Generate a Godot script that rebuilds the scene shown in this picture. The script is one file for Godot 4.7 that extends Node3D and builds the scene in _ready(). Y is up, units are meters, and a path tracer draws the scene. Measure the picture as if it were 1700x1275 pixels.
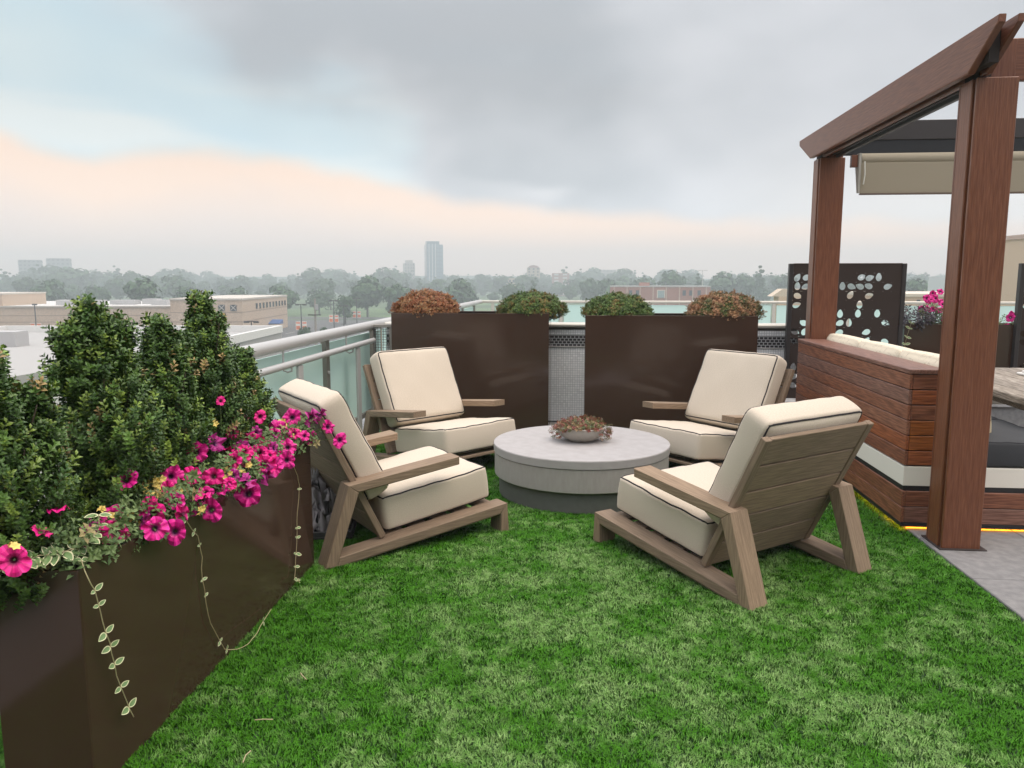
extends Node3D

var rng := RandomNumberGenerator.new()
var mats := {}
var meshes := {}
var texs := {}
var used := {}

# ---------------------------------------------------------------- helpers
func lin(r, g, b) -> Color:
	return Color(r, g, b).linear_to_srgb()

func rnd(a, b) -> float:
	return rng.randf_range(a, b)

func numbered(called: String) -> String:
	if not used.has(called):
		used[called] = 0
		return called
	used[called] += 1
	return "%s_%03d" % [called, used[called]]

func tag(o, label := "", category := "", group := "", kind := ""):
	if label: o.set_meta("label", label)
	if category: o.set_meta("category", category)
	if group: o.set_meta("group", group)
	if kind: o.set_meta("kind", kind)
	return o

func thing(called, label, category, at = Vector3.ZERO, turn = 0.0, group = "") -> Node3D:
	var o := Node3D.new()
	o.name = numbered(called)
	add_child(o)
	o.position = at
	o.rotation.y = turn
	tag(o, label, category, group)
	return o

func obj(called, mesh, m, parent = null, at = Vector3.ZERO, rot = Vector3.ZERO) -> MeshInstance3D:
	var o := MeshInstance3D.new()
	o.mesh = mesh
	o.material_override = m
	o.position = at
	o.rotation = rot
	if parent == null:
		o.name = numbered(called)
		add_child(o)
	else:
		o.name = called
		parent.add_child(o, true)
	return o

func structure(called, mesh, m, at = Vector3.ZERO) -> MeshInstance3D:
	return tag(obj(called, mesh, m, null, at), "", "", "", "structure")

func copies(called, mesh, m, parent, where: Array, tint: Array) -> MultiMeshInstance3D:
	var mm := MultiMesh.new()
	mm.transform_format = MultiMesh.TRANSFORM_3D
	mm.use_colors = true
	mm.mesh = mesh
	mm.instance_count = where.size()
	for i in where.size():
		mm.set_instance_transform(i, where[i])
		mm.set_instance_color(i, tint[i])
	var o := MultiMeshInstance3D.new()
	o.multimesh = mm
	o.material_override = m
	o.set_meta("kind", "stuff")
	if parent == null:
		o.name = numbered(called)
		add_child(o)
	else:
		o.name = called
		parent.add_child(o, true)
	return o

# a flat-shaded outward face of a convex solid round «mid»
func face(st: SurfaceTool, pts: Array, mid: Vector3):
	var n: Vector3 = (pts[1] - pts[0]).cross(pts[2] - pts[0])
	if n.length() < 1e-12 and pts.size() > 3:
		n = (pts[2] - pts[0]).cross(pts[3] - pts[0])
	n = n.normalized()
	var c := Vector3.ZERO
	for p in pts: c += p
	c /= pts.size()
	var flip := n.dot(c - mid) < 0.0
	if flip: n = -n
	for i in range(1, pts.size() - 1):
		st.set_normal(n)
		# front faces run clockwise
		st.add_vertex(pts[0])
		st.set_normal(n)
		st.add_vertex(pts[i] if flip else pts[i + 1])
		st.set_normal(n)
		st.add_vertex(pts[i + 1] if flip else pts[i])

func begin() -> SurfaceTool:
	var st := SurfaceTool.new()
	st.begin(Mesh.PRIMITIVE_TRIANGLES)
	return st

func box_into(st: SurfaceTool, size: Vector3, at := Vector3.ZERO, c := 0.0):
	var h := size / 2.0
	c = minf(c, minf(h.x, minf(h.y, h.z)) * 0.6)
	var ax := [Vector3.RIGHT, Vector3.UP, Vector3.BACK]
	var hh := [h.x, h.y, h.z]
	for k in 3:
		var u: Vector3 = ax[(k + 1) % 3]
		var v: Vector3 = ax[(k + 2) % 3]
		var hu: float = hh[(k + 1) % 3] - c
		var hv: float = hh[(k + 2) % 3] - c
		for s in [-1.0, 1.0]:
			var n: Vector3 = ax[k] * hh[k] * s
			face(st, [at + n - u * hu - v * hv, at + n + u * hu - v * hv, at + n + u * hu + v * hv, at + n - u * hu + v * hv], at)
		if c > 0.0:
			# edges that run along axis k
			var w: Vector3 = ax[k] * (hh[k] - c)
			for a in [-1.0, 1.0]:
				for b in [-1.0, 1.0]:
					var p: Vector3 = u * a * hh[(k + 1) % 3] + v * b * hv
					var q: Vector3 = u * a * hu + v * b * hh[(k + 2) % 3]
					face(st, [at + p - w, at + p + w, at + q + w, at + q - w], at)
	if c > 0.0:
		for a in [-1.0, 1.0]:
			for b in [-1.0, 1.0]:
				for d in [-1.0, 1.0]:
					face(st, [at + Vector3(a * h.x, b * (h.y - c), d * (h.z - c)), at + Vector3(a * (h.x - c), b * h.y, d * (h.z - c)), at + Vector3(a * (h.x - c), b * (h.y - c), d * h.z)], at)

func box(x, y, z, c := 0.003) -> Mesh:
	var key := "b%.4f_%.4f_%.4f_%.4f" % [x, y, z, c]
	if not meshes.has(key):
		var st := begin()
		box_into(st, Vector3(x, y, z), Vector3.ZERO, c)
		meshes[key] = st.commit()
	return meshes[key]

# a convex outline in (z, y), drawn out along x, with chamfered rims
func prism(poly: Array, w: float, c := 0.003) -> Mesh:
	var st := begin()
	var mid := Vector2.ZERO
	for p in poly: mid += p
	mid /= poly.size()
	var inner := []
	for i in poly.size():
		var p: Vector2 = poly[i]
		var e1: Vector2 = (p - poly[i - 1]).normalized()
		var e2: Vector2 = (poly[(i + 1) % poly.size()] - p).normalized()
		var dir: Vector2 = (e2 - e1).normalized()
		var sn: float = absf(e1.cross(e2)) 
		inner.append(p + dir * c / maxf(0.35, sqrt(maxf(0.0, (1.0 - e1.dot(e2)) / 2.0)) + 0.0001) * (1.0 if sn > 0.02 else 0.0))
	var m3 := Vector3(0, mid.y, mid.x)
	for s in [-1.0, 1.0]:
		var cap := []
		for p in inner: cap.append(Vector3(s * w / 2, p.y, p.x))
		face(st, cap, m3)
		for i in poly.size():
			var j: int = (i + 1) % poly.size()
			face(st, [Vector3(s * w / 2, inner[i].y, inner[i].x), Vector3(s * w / 2, inner[j].y, inner[j].x), Vector3(s * (w / 2 - c), poly[j].y, poly[j].x), Vector3(s * (w / 2 - c), poly[i].y, poly[i].x)], m3)
	for i in poly.size():
		var j: int = (i + 1) % poly.size()
		var a: Vector2 = poly[i]
		var b: Vector2 = poly[j]
		face(st, [Vector3(-w / 2 + c, a.y, a.x), Vector3(w / 2 - c, a.y, a.x), Vector3(w / 2 - c, b.y, b.x), Vector3(-w / 2 + c, b.y, b.x)], m3)
	return st.commit()

func quad_smooth(st: SurfaceTool, a, b, c, d):
	for p in [a, b, c, a, c, d]: st.add_vertex(p)

# a round tube along points; radius may be one number or one for each point
func tube_into(st: SurfaceTool, pts: Array, radius, sides := 8, closed := false, capped := true):
	var n := pts.size()
	var rings := []
	var last_u := Vector3.UP
	for i in n:
		var a: Vector3 = pts[(i - 1 + n) % n] if closed else pts[maxi(i - 1, 0)]
		var b: Vector3 = pts[(i + 1) % n] if closed else pts[mini(i + 1, n - 1)]
		var t := (b - a).normalized()
		var u := last_u - t * last_u.dot(t)
		if u.length() < 0.05: u = (Vector3.RIGHT if absf(t.x) < 0.8 else Vector3.BACK) - t * t.dot(Vector3.RIGHT if absf(t.x) < 0.8 else Vector3.BACK)
		u = u.normalized()
		last_u = u
		var v := t.cross(u)
		var r: float = radius[i] if radius is Array else radius
		var ring := []
		for k in sides:
			var f := TAU * k / sides
			ring.append([pts[i] + (u * cos(f) + v * sin(f)) * r, u * cos(f) + v * sin(f)])
		rings.append(ring)
	var m := n if closed else n - 1
	for i in m:
		var r0: Array = rings[i]
		var r1: Array = rings[(i + 1) % n]
		for k in sides:
			var l := (k + 1) % sides
			for q in [r0[k], r1[l], r0[l], r0[k], r1[k], r1[l]]:
				st.set_normal(q[1])
				st.add_vertex(q[0])
	if not closed and capped:
		for e in [[rings[0], pts[0], pts[0] - pts[1], 1, 0], [rings[n - 1], pts[n - 1], pts[n - 1] - pts[n - 2], 0, 1]]:
			for k in sides:
				for p in [e[1], e[0][(k + e[4]) % sides][0], e[0][(k + e[3]) % sides][0]]:
					st.set_normal(e[2].normalized())
					st.add_vertex(p)

func tube(pts: Array, radius, sides := 8, closed := false) -> Mesh:
	var st := begin()
	tube_into(st, pts, radius, sides, closed)
	return st.commit()

# a lathed outline [radius, height] round y
func lathe(outline: Array, sides := 64) -> Mesh:
	var st := begin()
	for i in outline.size() - 1:
		var a: Vector2 = outline[i]
		var b: Vector2 = outline[i + 1]
		var nn := Vector2((b - a).y, -(b - a).x).normalized()
		for k in sides:
			var f0 := TAU * k / sides
			var f1 := TAU * (k + 1) / sides
			var q := []
			for e in [[a, f0], [a, f1], [b, f1], [a, f0], [b, f1], [b, f0]]:
				st.set_normal(Vector3(cos(e[1]) * nn.x, nn.y, sin(e[1]) * nn.x))
				st.add_vertex(Vector3(cos(e[1]) * e[0].x, e[0].y, sin(e[1]) * e[0].x))
	return st.commit()

func sheet(x0, x1, z0, z1, y, holes := 1) -> Mesh:
	var st := begin()
	for p in [Vector3(x0, y, z0), Vector3(x1, y, z0), Vector3(x1, y, z1), Vector3(x0, y, z0), Vector3(x1, y, z1), Vector3(x0, y, z1)]:
		st.set_normal(Vector3.UP)
		st.add_vertex(p)
	return st.commit()

# ---------------------------------------------------------------- textures and materials
func noise(sd: int, freq: float, octaves := 4, kind := FastNoiseLite.TYPE_SIMPLEX_SMOOTH) -> FastNoiseLite:
	var n := FastNoiseLite.new()
	n.seed = sd
	n.frequency = freq
	n.noise_type = kind
	n.fractal_octaves = octaves
	return n

# a seamless texture whose colours run from a to b through the noise; «k» steepens it
func noise_tex(key: String, sd: int, freq: float, octaves: int, a: Color, b: Color, k := 1.0, side := 512) -> ImageTexture:
	if texs.has(key): return texs[key]
	var im := noise(sd, freq, octaves).get_seamless_image(side, side)
	im.convert(Image.FORMAT_L8)
	var src := im.get_data()
	var ramp := []
	for i in 256: ramp.append(a.lerp(b, clampf((i / 255.0 - 0.5) * k + 0.5, 0.0, 1.0)))
	var out := PackedByteArray()
	out.resize(side * side * 3)
	for i in src.size():
		var c: Color = ramp[src[i]]
		out[i * 3] = c.r8
		out[i * 3 + 1] = c.g8
		out[i * 3 + 2] = c.b8
	texs[key] = ImageTexture.create_from_image(Image.create_from_data(side, side, false, Image.FORMAT_RGB8, out))
	return texs[key]

func plain(key: String, col: Color, rough := 0.7, metal := 0.0) -> StandardMaterial3D:
	if mats.has(key): return mats[key]
	var m := StandardMaterial3D.new()
	m.resource_name = key
	m.albedo_color = col
	m.roughness = rough
	m.metallic = metal
	mats[key] = m
	return m

func textured(key: String, tex: Texture2D, scale: Vector3, col := Color.WHITE, rough := 0.7, bump: Texture2D = null, bump_cm := 0.0, world := false) -> StandardMaterial3D:
	if mats.has(key): return mats[key]
	var m := plain(key, col, rough)
	m.albedo_texture = tex
	m.uv1_triplanar = true
	m.uv1_world_triplanar = world
	m.uv1_scale = scale
	if bump:
		m.heightmap_enabled = true
		m.heightmap_texture = bump
		m.heightmap_scale = bump_cm
	return m

# wood with its grain along one axis (0, 1, 2) of the piece
func wood(kind: String, axis: int, variant := 0) -> StandardMaterial3D:
	var key := "%s_%d_%d" % [kind, axis, variant]
	if mats.has(key): return mats[key]
	var spec: Dictionary = {
		"teak": {"a": Color(0.80, 0.79, 0.78), "b": Color(1, 1, 1), "c": [lin(.300, .212, .142), lin(.268, .190, .128), lin(.330, .230, .150)], "r": 0.75, "k": 1.2},
		"ipe": {"a": Color(0.80, 0.74, 0.70), "b": Color(1, 1, 1), "c": [lin(.205, .074, .034), lin(.186, .066, .031), lin(.222, .082, .037)], "r": 0.38, "k": 1.3},
		"plank": {"a": Color(0.68, 0.63, 0.60), "b": Color(1, 1, 1), "c": [lin(.325, .128, .068), lin(.290, .112, .060), lin(.350, .152, .088), lin(.400, .125, .044), lin(.290, .145, .105), lin(.430, .135, .028)], "r": 0.45, "k": 1.5},
		"grey": {"a": Color(0.6, 0.58, 0.56), "b": Color(1, 1, 1), "c": [lin(.42, .36, .30), lin(.36, .31, .26), lin(.47, .41, .35)], "r": 0.8, "k": 1.6},
	}[kind]
	var tex := noise_tex("grain_" + kind, 11 + kind.length(), 0.016, 5, spec.a, spec.b, spec.k)
	var bump := noise_tex("grain_bump", 29, 0.02, 4, Color.BLACK, Color.WHITE, 1.4)
	var s := Vector3(9.5, 9.5, 9.5)
	s[axis] = 0.6
	var m := textured(key, tex, s, spec.c[variant % spec.c.size()], spec.r, bump, 0.05)
	m.uv1_offset = Vector3(0.37 * variant + 0.11, 0.53 * variant, 0.71 * variant + 0.3)
	return m

# ---------------------------------------------------------------- soft and leafy shapes
# a cushion: a box of half-size h with rounded rims, a puffed top and small ripples; the seams can be followed by piping
func cushion_point(p: Vector3, h: Vector3, r: float, puff: float, sd: float) -> Vector3:
	var q := p * h
	var core := Vector3(clampf(q.x, -h.x + r, h.x - r), clampf(q.y, -h.y + r * 0.45, h.y - r * 0.45), clampf(q.z, -h.z + r, h.z - r))
	var d := q - core
	d.y *= r / (r * 0.45)
	if d.length() > 0.0:
		var l := maxf(absf(d.x), maxf(absf(d.y), absf(d.z)))
		d = d.normalized() * l
	d.y *= 0.45
	q = core + d
	var bx := 1.0 - p.x * p.x
	var bz := 1.0 - p.z * p.z
	var by := 1.0 - p.y * p.y
	q.y += p.y * puff * sqrt(maxf(bx * bz, 0.0))
	q.x += p.x * puff * 0.5 * by * (0.5 + 0.5 * bz)
	q.z += p.z * puff * 0.5 * by * (0.5 + 0.5 * bx)
	var w := sin(q.x * 23.0 + sd * 3.1) * sin(q.z * 19.0 + sd * 1.7) * 0.0016 + sin(q.x * 9.0 + q.z * 13.0 + sd) * 0.0017 + sin(q.x * 5.0 - q.z * 7.0 + sd * 2.0) * 0.0020
	# soft creases running in from the rims
	w += 0.0017 * sin(q.x * 47.0 + sd + 2.0 * sin(q.z * 11.0)) * pow(absf(p.z), 5.0) + 0.0017 * sin(q.z * 43.0 + sd * 2.0 + 2.0 * sin(q.x * 9.0)) * pow(absf(p.x), 5.0)
	q.y += w * (0.35 + 0.65 * smoothstep(-0.5, 0.9, p.y))
	return q

func cushion_mesh(h: Vector3, r: float, puff: float, sd: float, n := 22) -> Mesh:
	var st := begin()
	st.set_smooth_group(1)
	var ax := [Vector3.RIGHT, Vector3.UP, Vector3.BACK]
	var t := []
	for i in n + 1: t.append(sin((float(i) / n - 0.5) * PI) * 0.35 + (float(i) / n * 2.0 - 1.0) * 0.65)
	for k in 3:
		for s in [-1.0, 1.0]:
			var u: Vector3 = ax[(k + 1) % 3]
			var v: Vector3 = ax[(k + 2) % 3]
			for i in n:
				for j in n:
					var g := []
					for e in [[i, j], [i + 1, j], [i + 1, j + 1], [i, j + 1]]:
						g.append(cushion_point(ax[k] * s + u * t[e[0]] + v * t[e[1]], h, r, puff, sd))
					if s > 0: quad_smooth(st, g[0], g[3], g[2], g[1])
					else: quad_smooth(st, g[0], g[1], g[2], g[3])
	st.index()
	st.generate_normals()
	return st.commit()

func piping_loop(h: Vector3, r: float, puff: float, sd: float, level: float) -> Array:
	var pts := []
	var n := 18
	for e in [[Vector2(-1, -1), Vector2(1, -1)], [Vector2(1, -1), Vector2(1, 1)], [Vector2(1, 1), Vector2(-1, 1)], [Vector2(-1, 1), Vector2(-1, -1)]]:
		for i in n:
			var p: Vector2 = e[0].lerp(e[1], float(i) / n)
			pts.append(cushion_point(Vector3(p.x, level, p.y), h, r, puff, sd))
	return pts

# a triangle whose front (clockwise) side is the one that n points to
func tri_into(v: PackedVector3Array, nn: PackedVector3Array, p: Vector3, q: Vector3, r: Vector3, n: Vector3):
	v.append(p)
	if (q - p).cross(r - p).dot(n) > 0.0:
		v.append(r)
		v.append(q)
	else:
		v.append(q)
		v.append(r)
	for i in 3: nn.append(n)

# one leaf: a folded kite from a along «dir», with its face to «up»
func leaf_into(v: PackedVector3Array, nn: PackedVector3Array, a: Vector3, dir: Vector3, up: Vector3, length: float, width: float):
	var side := dir.cross(up).normalized()
	var n := side.cross(dir).normalized()
	var m := a + dir * length * 0.55
	var tip := a + dir * length - n * length * 0.12
	var l := m + side * width * 0.5 + n * width * 0.16
	var r := m - side * width * 0.5 + n * width * 0.16
	for tri in [[a, l, m], [l, tip, m], [a, m, r], [m, tip, r]]:
		var f: Vector3 = (tri[1] - tri[0]).cross(tri[2] - tri[0]).normalized()
		if f.dot(n) < 0: f = -f
		tri_into(v, nn, tri[0], tri[1], tri[2], f)

func arrays_mesh(v: PackedVector3Array, nn: PackedVector3Array, c = null) -> ArrayMesh:
	var a := []
	a.resize(Mesh.ARRAY_MAX)
	a[Mesh.ARRAY_VERTEX] = v
	a[Mesh.ARRAY_NORMAL] = nn
	if c != null: a[Mesh.ARRAY_COLOR] = c
	var m := ArrayMesh.new()
	m.add_surface_from_arrays(Mesh.PRIMITIVE_TRIANGLES, a)
	return m

# a twig along +y with pairs of leaves
func sprig(pairs: int, length: float, leaf: float, width: float, spread: float, sd: int) -> ArrayMesh:
	rng.seed = sd
	var v := PackedVector3Array()
	var nn := PackedVector3Array()
	for i in pairs:
		var y := length * (i + 0.6) / pairs
		var turn := i * 1.57 + rnd(-0.3, 0.3)
		var k := 1.0 if i < pairs - 1 else 0.75
		for s in [0.0, PI]:
			var out := Vector3(cos(turn + s), 0, sin(turn + s))
			var up_share := spread + 0.5 * i / pairs + rnd(-0.15, 0.15)
			var dir := (out + Vector3.UP * up_share).normalized()
			leaf_into(v, nn, Vector3(0, y, 0), dir, (Vector3.UP - out * 0.3), leaf * k * rnd(0.8, 1.15), width * k)
	# the twig itself
	for k in 3:
		var a := Vector3(cos(k * 2.09), 0, sin(k * 2.09)) * 0.0012
		var b := Vector3(cos(k * 2.09 + 2.09), 0, sin(k * 2.09 + 2.09)) * 0.0012
		tri_into(v, nn, a, b, Vector3(0, length, 0), (a + b).normalized())
	return arrays_mesh(v, nn)

func leaf_material(key: String, rough := 0.45, backlight := Color(0, 0, 0)) -> StandardMaterial3D:
	var m := plain(key, Color.WHITE, rough)
	m.vertex_color_use_as_albedo = true
	m.cull_mode = BaseMaterial3D.CULL_DISABLED
	if backlight != Color(0, 0, 0):
		m.backlight_enabled = true
		m.backlight = backlight
	return m

func aimed(at: Vector3, up: Vector3, spin: float, s: float) -> Transform3D:
	var y := up.normalized()
	var x := y.cross(Vector3(0.3, 0.1, 0.9)).normalized()
	var z := x.cross(y)
	return Transform3D(Basis(x, y, z).rotated(y, spin).scaled(Vector3(s, s, s)), at)

# ---------------------------------------------------------------- sky
func smooth(a: float, b: float, x: float) -> float:
	return smoothstep(a, b, x)

func along(xs: Array, ys: Array, x: float) -> float:
	if x <= xs[0]: return ys[0]
	for i in range(1, xs.size()):
		if x <= xs[i]: return lerpf(ys[i - 1], ys[i], (x - xs[i - 1]) / (xs[i] - xs[i - 1]))
	return ys[-1]

func sky_image() -> Image:
	var w := 1280
	var h := 640
	var im := Image.create(w, h, false, Image.FORMAT_RGBF)
	var n1 := noise(5, 0.035, 4)
	var n2 := noise(8, 0.09, 4)
	var haze := Color8(238, 214, 202)
	var bank := Color8(235, 216, 206)
	var peach := Color8(255, 224, 202)
	var pale := Color8(224, 236, 238)
	var blue := Color8(190, 219, 234)
	var grey := Color8(184, 188, 194)
	var light_grey := Color8(224, 224, 229)
	var warm := Color8(228, 222, 219)
	for j in h:
		var el := 90.0 - (j + 0.5) / h * 180.0
		for i in w:
			var az := wrapf((i + 0.5) / w * 360.0, -180.0, 180.0)
			if el < -1.0:
				im.set_pixel(i, j, haze.srgb_to_linear() * 1.04)
				continue
			# noise on a sphere-like shell so that it has no seam at the back
			var ce := cos(deg_to_rad(el))
			var p := Vector3(sin(deg_to_rad(az)) * ce, sin(deg_to_rad(el)) * 1.9, -cos(deg_to_rad(az)) * ce) * 57.3
			var a := n1.get_noise_3dv(p)
			var b := n2.get_noise_3dv(p)
			# open sky
			var c := pale.lerp(blue, clampf(0.45 + a * 0.9 + smooth(9.0, 15.0, el) * 0.3, 0.0, 1.0))
			# thin bright streaks in the open sky
			c = c.lerp(Color8(236, 240, 238), smooth(0.05, 0.4, n1.get_noise_3d(p.x * 0.55, p.y * 2.3, p.z * 0.55)) * 0.75)
			# the grey deck overhead: its lower rim slants from the upper left down to the middle
			var rim := along([-180.0, -75.0, -50.0, -33.0, -23.0, -17.5, -13.5, -11.5, -9.0, 180.0], [9.0, 15.0, 23.0, 18.0, 13.0, 11.2, 9.0, 6.2, -4.0, -4.0], az)
			var inside := smooth(-3.6, 4.2, el - rim + a * 4.0 + b * 3.0)
			var dark := smooth(6.0, 12.0, el) * smooth(-34.0, -20.0, az) * smooth(17.0, -6.0, az) * smooth(34.0, 18.0, el)
			dark = maxf(dark, 0.85 * smooth(3.5, 7.0, el) * smooth(-13.0, -8.0, az) * smooth(8.0, 0.0, az))
			var cloud := light_grey.lerp(grey, clampf(dark * (0.78 + a * 0.7) + 0.22 + a * 0.40 + b * 0.34, 0.0, 1.0))
			cloud = cloud.lerp(warm, smooth(5.0, 20.0, az) * smooth(12.0, 4.0, el) * 0.8)
			c = c.lerp(cloud, inside * (0.93 + 0.07 * a))
			# gaps of pale blue with warm rims low in the middle and on the right
			var gap := smooth(0.16, 0.42, n1.get_noise_3d(p.x * 0.9 + 40.0, p.y * 2.1, p.z * 0.9)) * smooth(3.0, 5.0, el) * smooth(11.0, 7.5, el) * smooth(-12.0, 0.0, az) * smooth(50.0, 24.0, az)
			c = c.lerp(Color8(234, 233, 236), gap * 0.8)
			# the low bank whose upper rim is lit peach
			var top := along([-180.0, -60.0, -38.0, -33.0, -26.0, -20.0, -15.0, -9.0, -2.0, 8.0, 24.0, 60.0, 180.0], [7.0, 8.0, 8.8, 7.5, 8.5, 8.2, 7.1, 5.6, 4.7, 4.3, 3.7, 4.5, 6.5], az) + b * 0.7 + a * 0.6
			var low := smooth(0.55, -0.9, el - top)
			var rose := smooth(-6.0, -0.3, el - top) * (1.25 * smooth(48.0, -12.0, az) * smooth(-70.0, -30.0, az) + 0.15)
			c = c.lerp(bank.lerp(peach, clampf(rose * (1.0 + b * 0.6), 0.0, 1.0)), low * 0.94)
			c = c.lerp(haze, smooth(4.2, 0.6, el))
			c = c.srgb_to_linear()
			# an overcast sky is brighter overhead
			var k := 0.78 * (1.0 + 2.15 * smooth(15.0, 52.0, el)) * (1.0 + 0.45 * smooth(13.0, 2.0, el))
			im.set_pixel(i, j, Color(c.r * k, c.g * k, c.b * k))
	return im

func sight():
	var cam := Camera3D.new()
	cam.name = "camera"
	cam.position = Vector3(0, 1.5, 0)
	cam.rotation = Vector3(deg_to_rad(-7.719), deg_to_rad(5.22), 0)
	cam.fov = 52.95
	cam.near = 0.05
	cam.far = 6000.0
	add_child(cam)
	cam.current = true
	var e := Environment.new()
	e.background_mode = Environment.BG_SKY
	e.tonemap_mode = Environment.TONE_MAPPER_LINEAR
	e.tonemap_exposure = 1.25
	e.sdfgi_enabled = true
	e.ssao_enabled = true
	e.ssil_enabled = true
	e.fog_enabled = true
	e.fog_density = 0.0017
	e.fog_light_color = Color(0.925, 0.968, 0.978)
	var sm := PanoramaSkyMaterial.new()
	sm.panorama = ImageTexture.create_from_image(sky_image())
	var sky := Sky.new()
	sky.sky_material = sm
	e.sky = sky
	var we := WorldEnvironment.new()
	we.name = "environment"
	we.environment = e
	add_child(we)
	var sun := DirectionalLight3D.new()
	sun.name = "sun"
	sun.light_energy = 0.5
	sun.light_color = Color(1.0, 0.92, 0.82)
	sun.light_angular_distance = 50.0
	sun.shadow_enabled = true
	add_child(sun)
	sun.look_at_from_position(Vector3(3.0, 8.0, 1.0), Vector3.ZERO)

# ---------------------------------------------------------------- the roof terrace
const GRASS_X0 := -2.0
const GRASS_X1 := 1.95

func terrace():
	var stone := noise_tex("stone", 3, 0.03, 5, Color(0.84, 0.84, 0.85), Color(1, 1, 1), 1.1)
	var slab := structure("roof_deck", box(9.6, 0.5, 15.0, 0.0), textured("deck_concrete", stone, Vector3(1, 1, 1), lin(.30, .29, .28), 0.9), Vector3(2.3, -0.262, -1.4))
	var base := structure("turf_base", sheet(GRASS_X0, GRASS_X1, -7.55, 3.2, 0.0), textured("turf_backing", noise_tex("turf", 4, 0.08, 4, Color(0.5, 0.5, 0.45), Color(1, 1, 1), 1.2), Vector3(3, 3, 3), lin(.022, .075, .012), 0.95))
	# blades of artificial turf, in tufts
	rng.seed = 77
	var tufts := []
	for t in 4:
		var v := PackedVector3Array()
		var nn := PackedVector3Array()
		for i in 13:
			var f := rnd(0, TAU)
			var a := Vector3(cos(f), 0, sin(f)) * rnd(0.0, 0.012)
			var lean := Vector3(rnd(-1, 1), 0, rnd(-1, 1)) * 0.9
			var hgt := rnd(0.012, 0.020)
			var side := Vector3(-lean.z, 0, lean.x).normalized() * rnd(0.0008, 0.0013)
			var m := a + Vector3(lean.x * 0.25, 0.62, lean.z * 0.25) * hgt
			var tip := a + Vector3(lean.x * 0.85, 0.95, lean.z * 0.85) * hgt
			var n := Vector3(-lean.x * 0.4, 0.5, -lean.z * 0.4).normalized()
			tri_into(v, nn, a - side, m - side, a + side, n)
			tri_into(v, nn, a + side, m - side, m + side, n)
			tri_into(v, nn, m - side, tip, m + side, n)
		tufts.append(arrays_mesh(v, nn))
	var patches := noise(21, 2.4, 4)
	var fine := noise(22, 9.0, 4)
	var where := [[], [], [], []]
	var tint := [[], [], [], []]
	var step := 0.0138
	var x := GRASS_X0
	while x < GRASS_X1 - 0.01:
		var z := -7.5
		x += step
		while z < -0.9:
			var px := x + rnd(-0.5, 0.5) * step
			var pz := z + rnd(-0.5, 0.5) * step
			z += step * (1.0 if z > -4.5 else 1.25)
			if absf(px) > 0.9 + absf(pz) * 0.9: continue
			var k := rng.randi() % 4
			var lean := Vector3(fine.get_noise_2d(px, pz) * 0.9 + rnd(-0.25, 0.25), 1.0, fine.get_noise_2d(px + 30.0, pz) * 0.9 + rnd(-0.25, 0.25))
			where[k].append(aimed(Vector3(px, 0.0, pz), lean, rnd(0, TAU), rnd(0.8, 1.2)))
			# sheen of leaning blades, with their pale undersides, painted into the tint
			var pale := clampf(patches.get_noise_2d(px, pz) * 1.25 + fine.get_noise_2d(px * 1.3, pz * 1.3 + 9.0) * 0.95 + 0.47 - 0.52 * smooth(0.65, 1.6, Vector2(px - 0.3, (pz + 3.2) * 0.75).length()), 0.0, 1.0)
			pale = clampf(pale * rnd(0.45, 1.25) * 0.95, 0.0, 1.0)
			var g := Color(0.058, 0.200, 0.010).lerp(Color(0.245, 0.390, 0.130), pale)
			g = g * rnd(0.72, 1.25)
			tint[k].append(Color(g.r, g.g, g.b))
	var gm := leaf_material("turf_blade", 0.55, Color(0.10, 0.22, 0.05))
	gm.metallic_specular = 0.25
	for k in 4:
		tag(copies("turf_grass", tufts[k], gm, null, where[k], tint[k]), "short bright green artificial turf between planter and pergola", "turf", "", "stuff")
	# concrete pavers on the right
	var pav := structure("paving", box(4.88, 0.01, 10.3, 0.0), plain("paver_bed", lin(.1, .1, .1), 0.9), Vector3(4.392, -0.006, -4.185))
	var nx := 8
	for i in nx:
		for j in 17:
			var shade := (i * 7 + j * 3) % 3
			var pm := textured("paver_%d" % shade, stone, Vector3(0.9, 0.9, 0.9), lin(.235 + .02 * shade, .225 + .02 * shade, .220 + .018 * shade), 0.85, noise_tex("pit", 31, 0.12, 3, Color.BLACK, Color.WHITE, 1.2), 0.06, true)
			obj("paver", box(0.605, 0.04, 0.605, 0.004), pm, pav, Vector3(2.257 + 0.61 * i, -0.0, 1.0 - 0.61 * j - 0.305) - pav.position)
	# paving strip beyond the planter on the left
	for j in 13:
		obj("paver", box(0.5, 0.03, 0.605, 0.004), mats["paver_1"], pav, Vector3(-2.255, -0.0, 0.6 - 0.61 * j) - pav.position)

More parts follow.
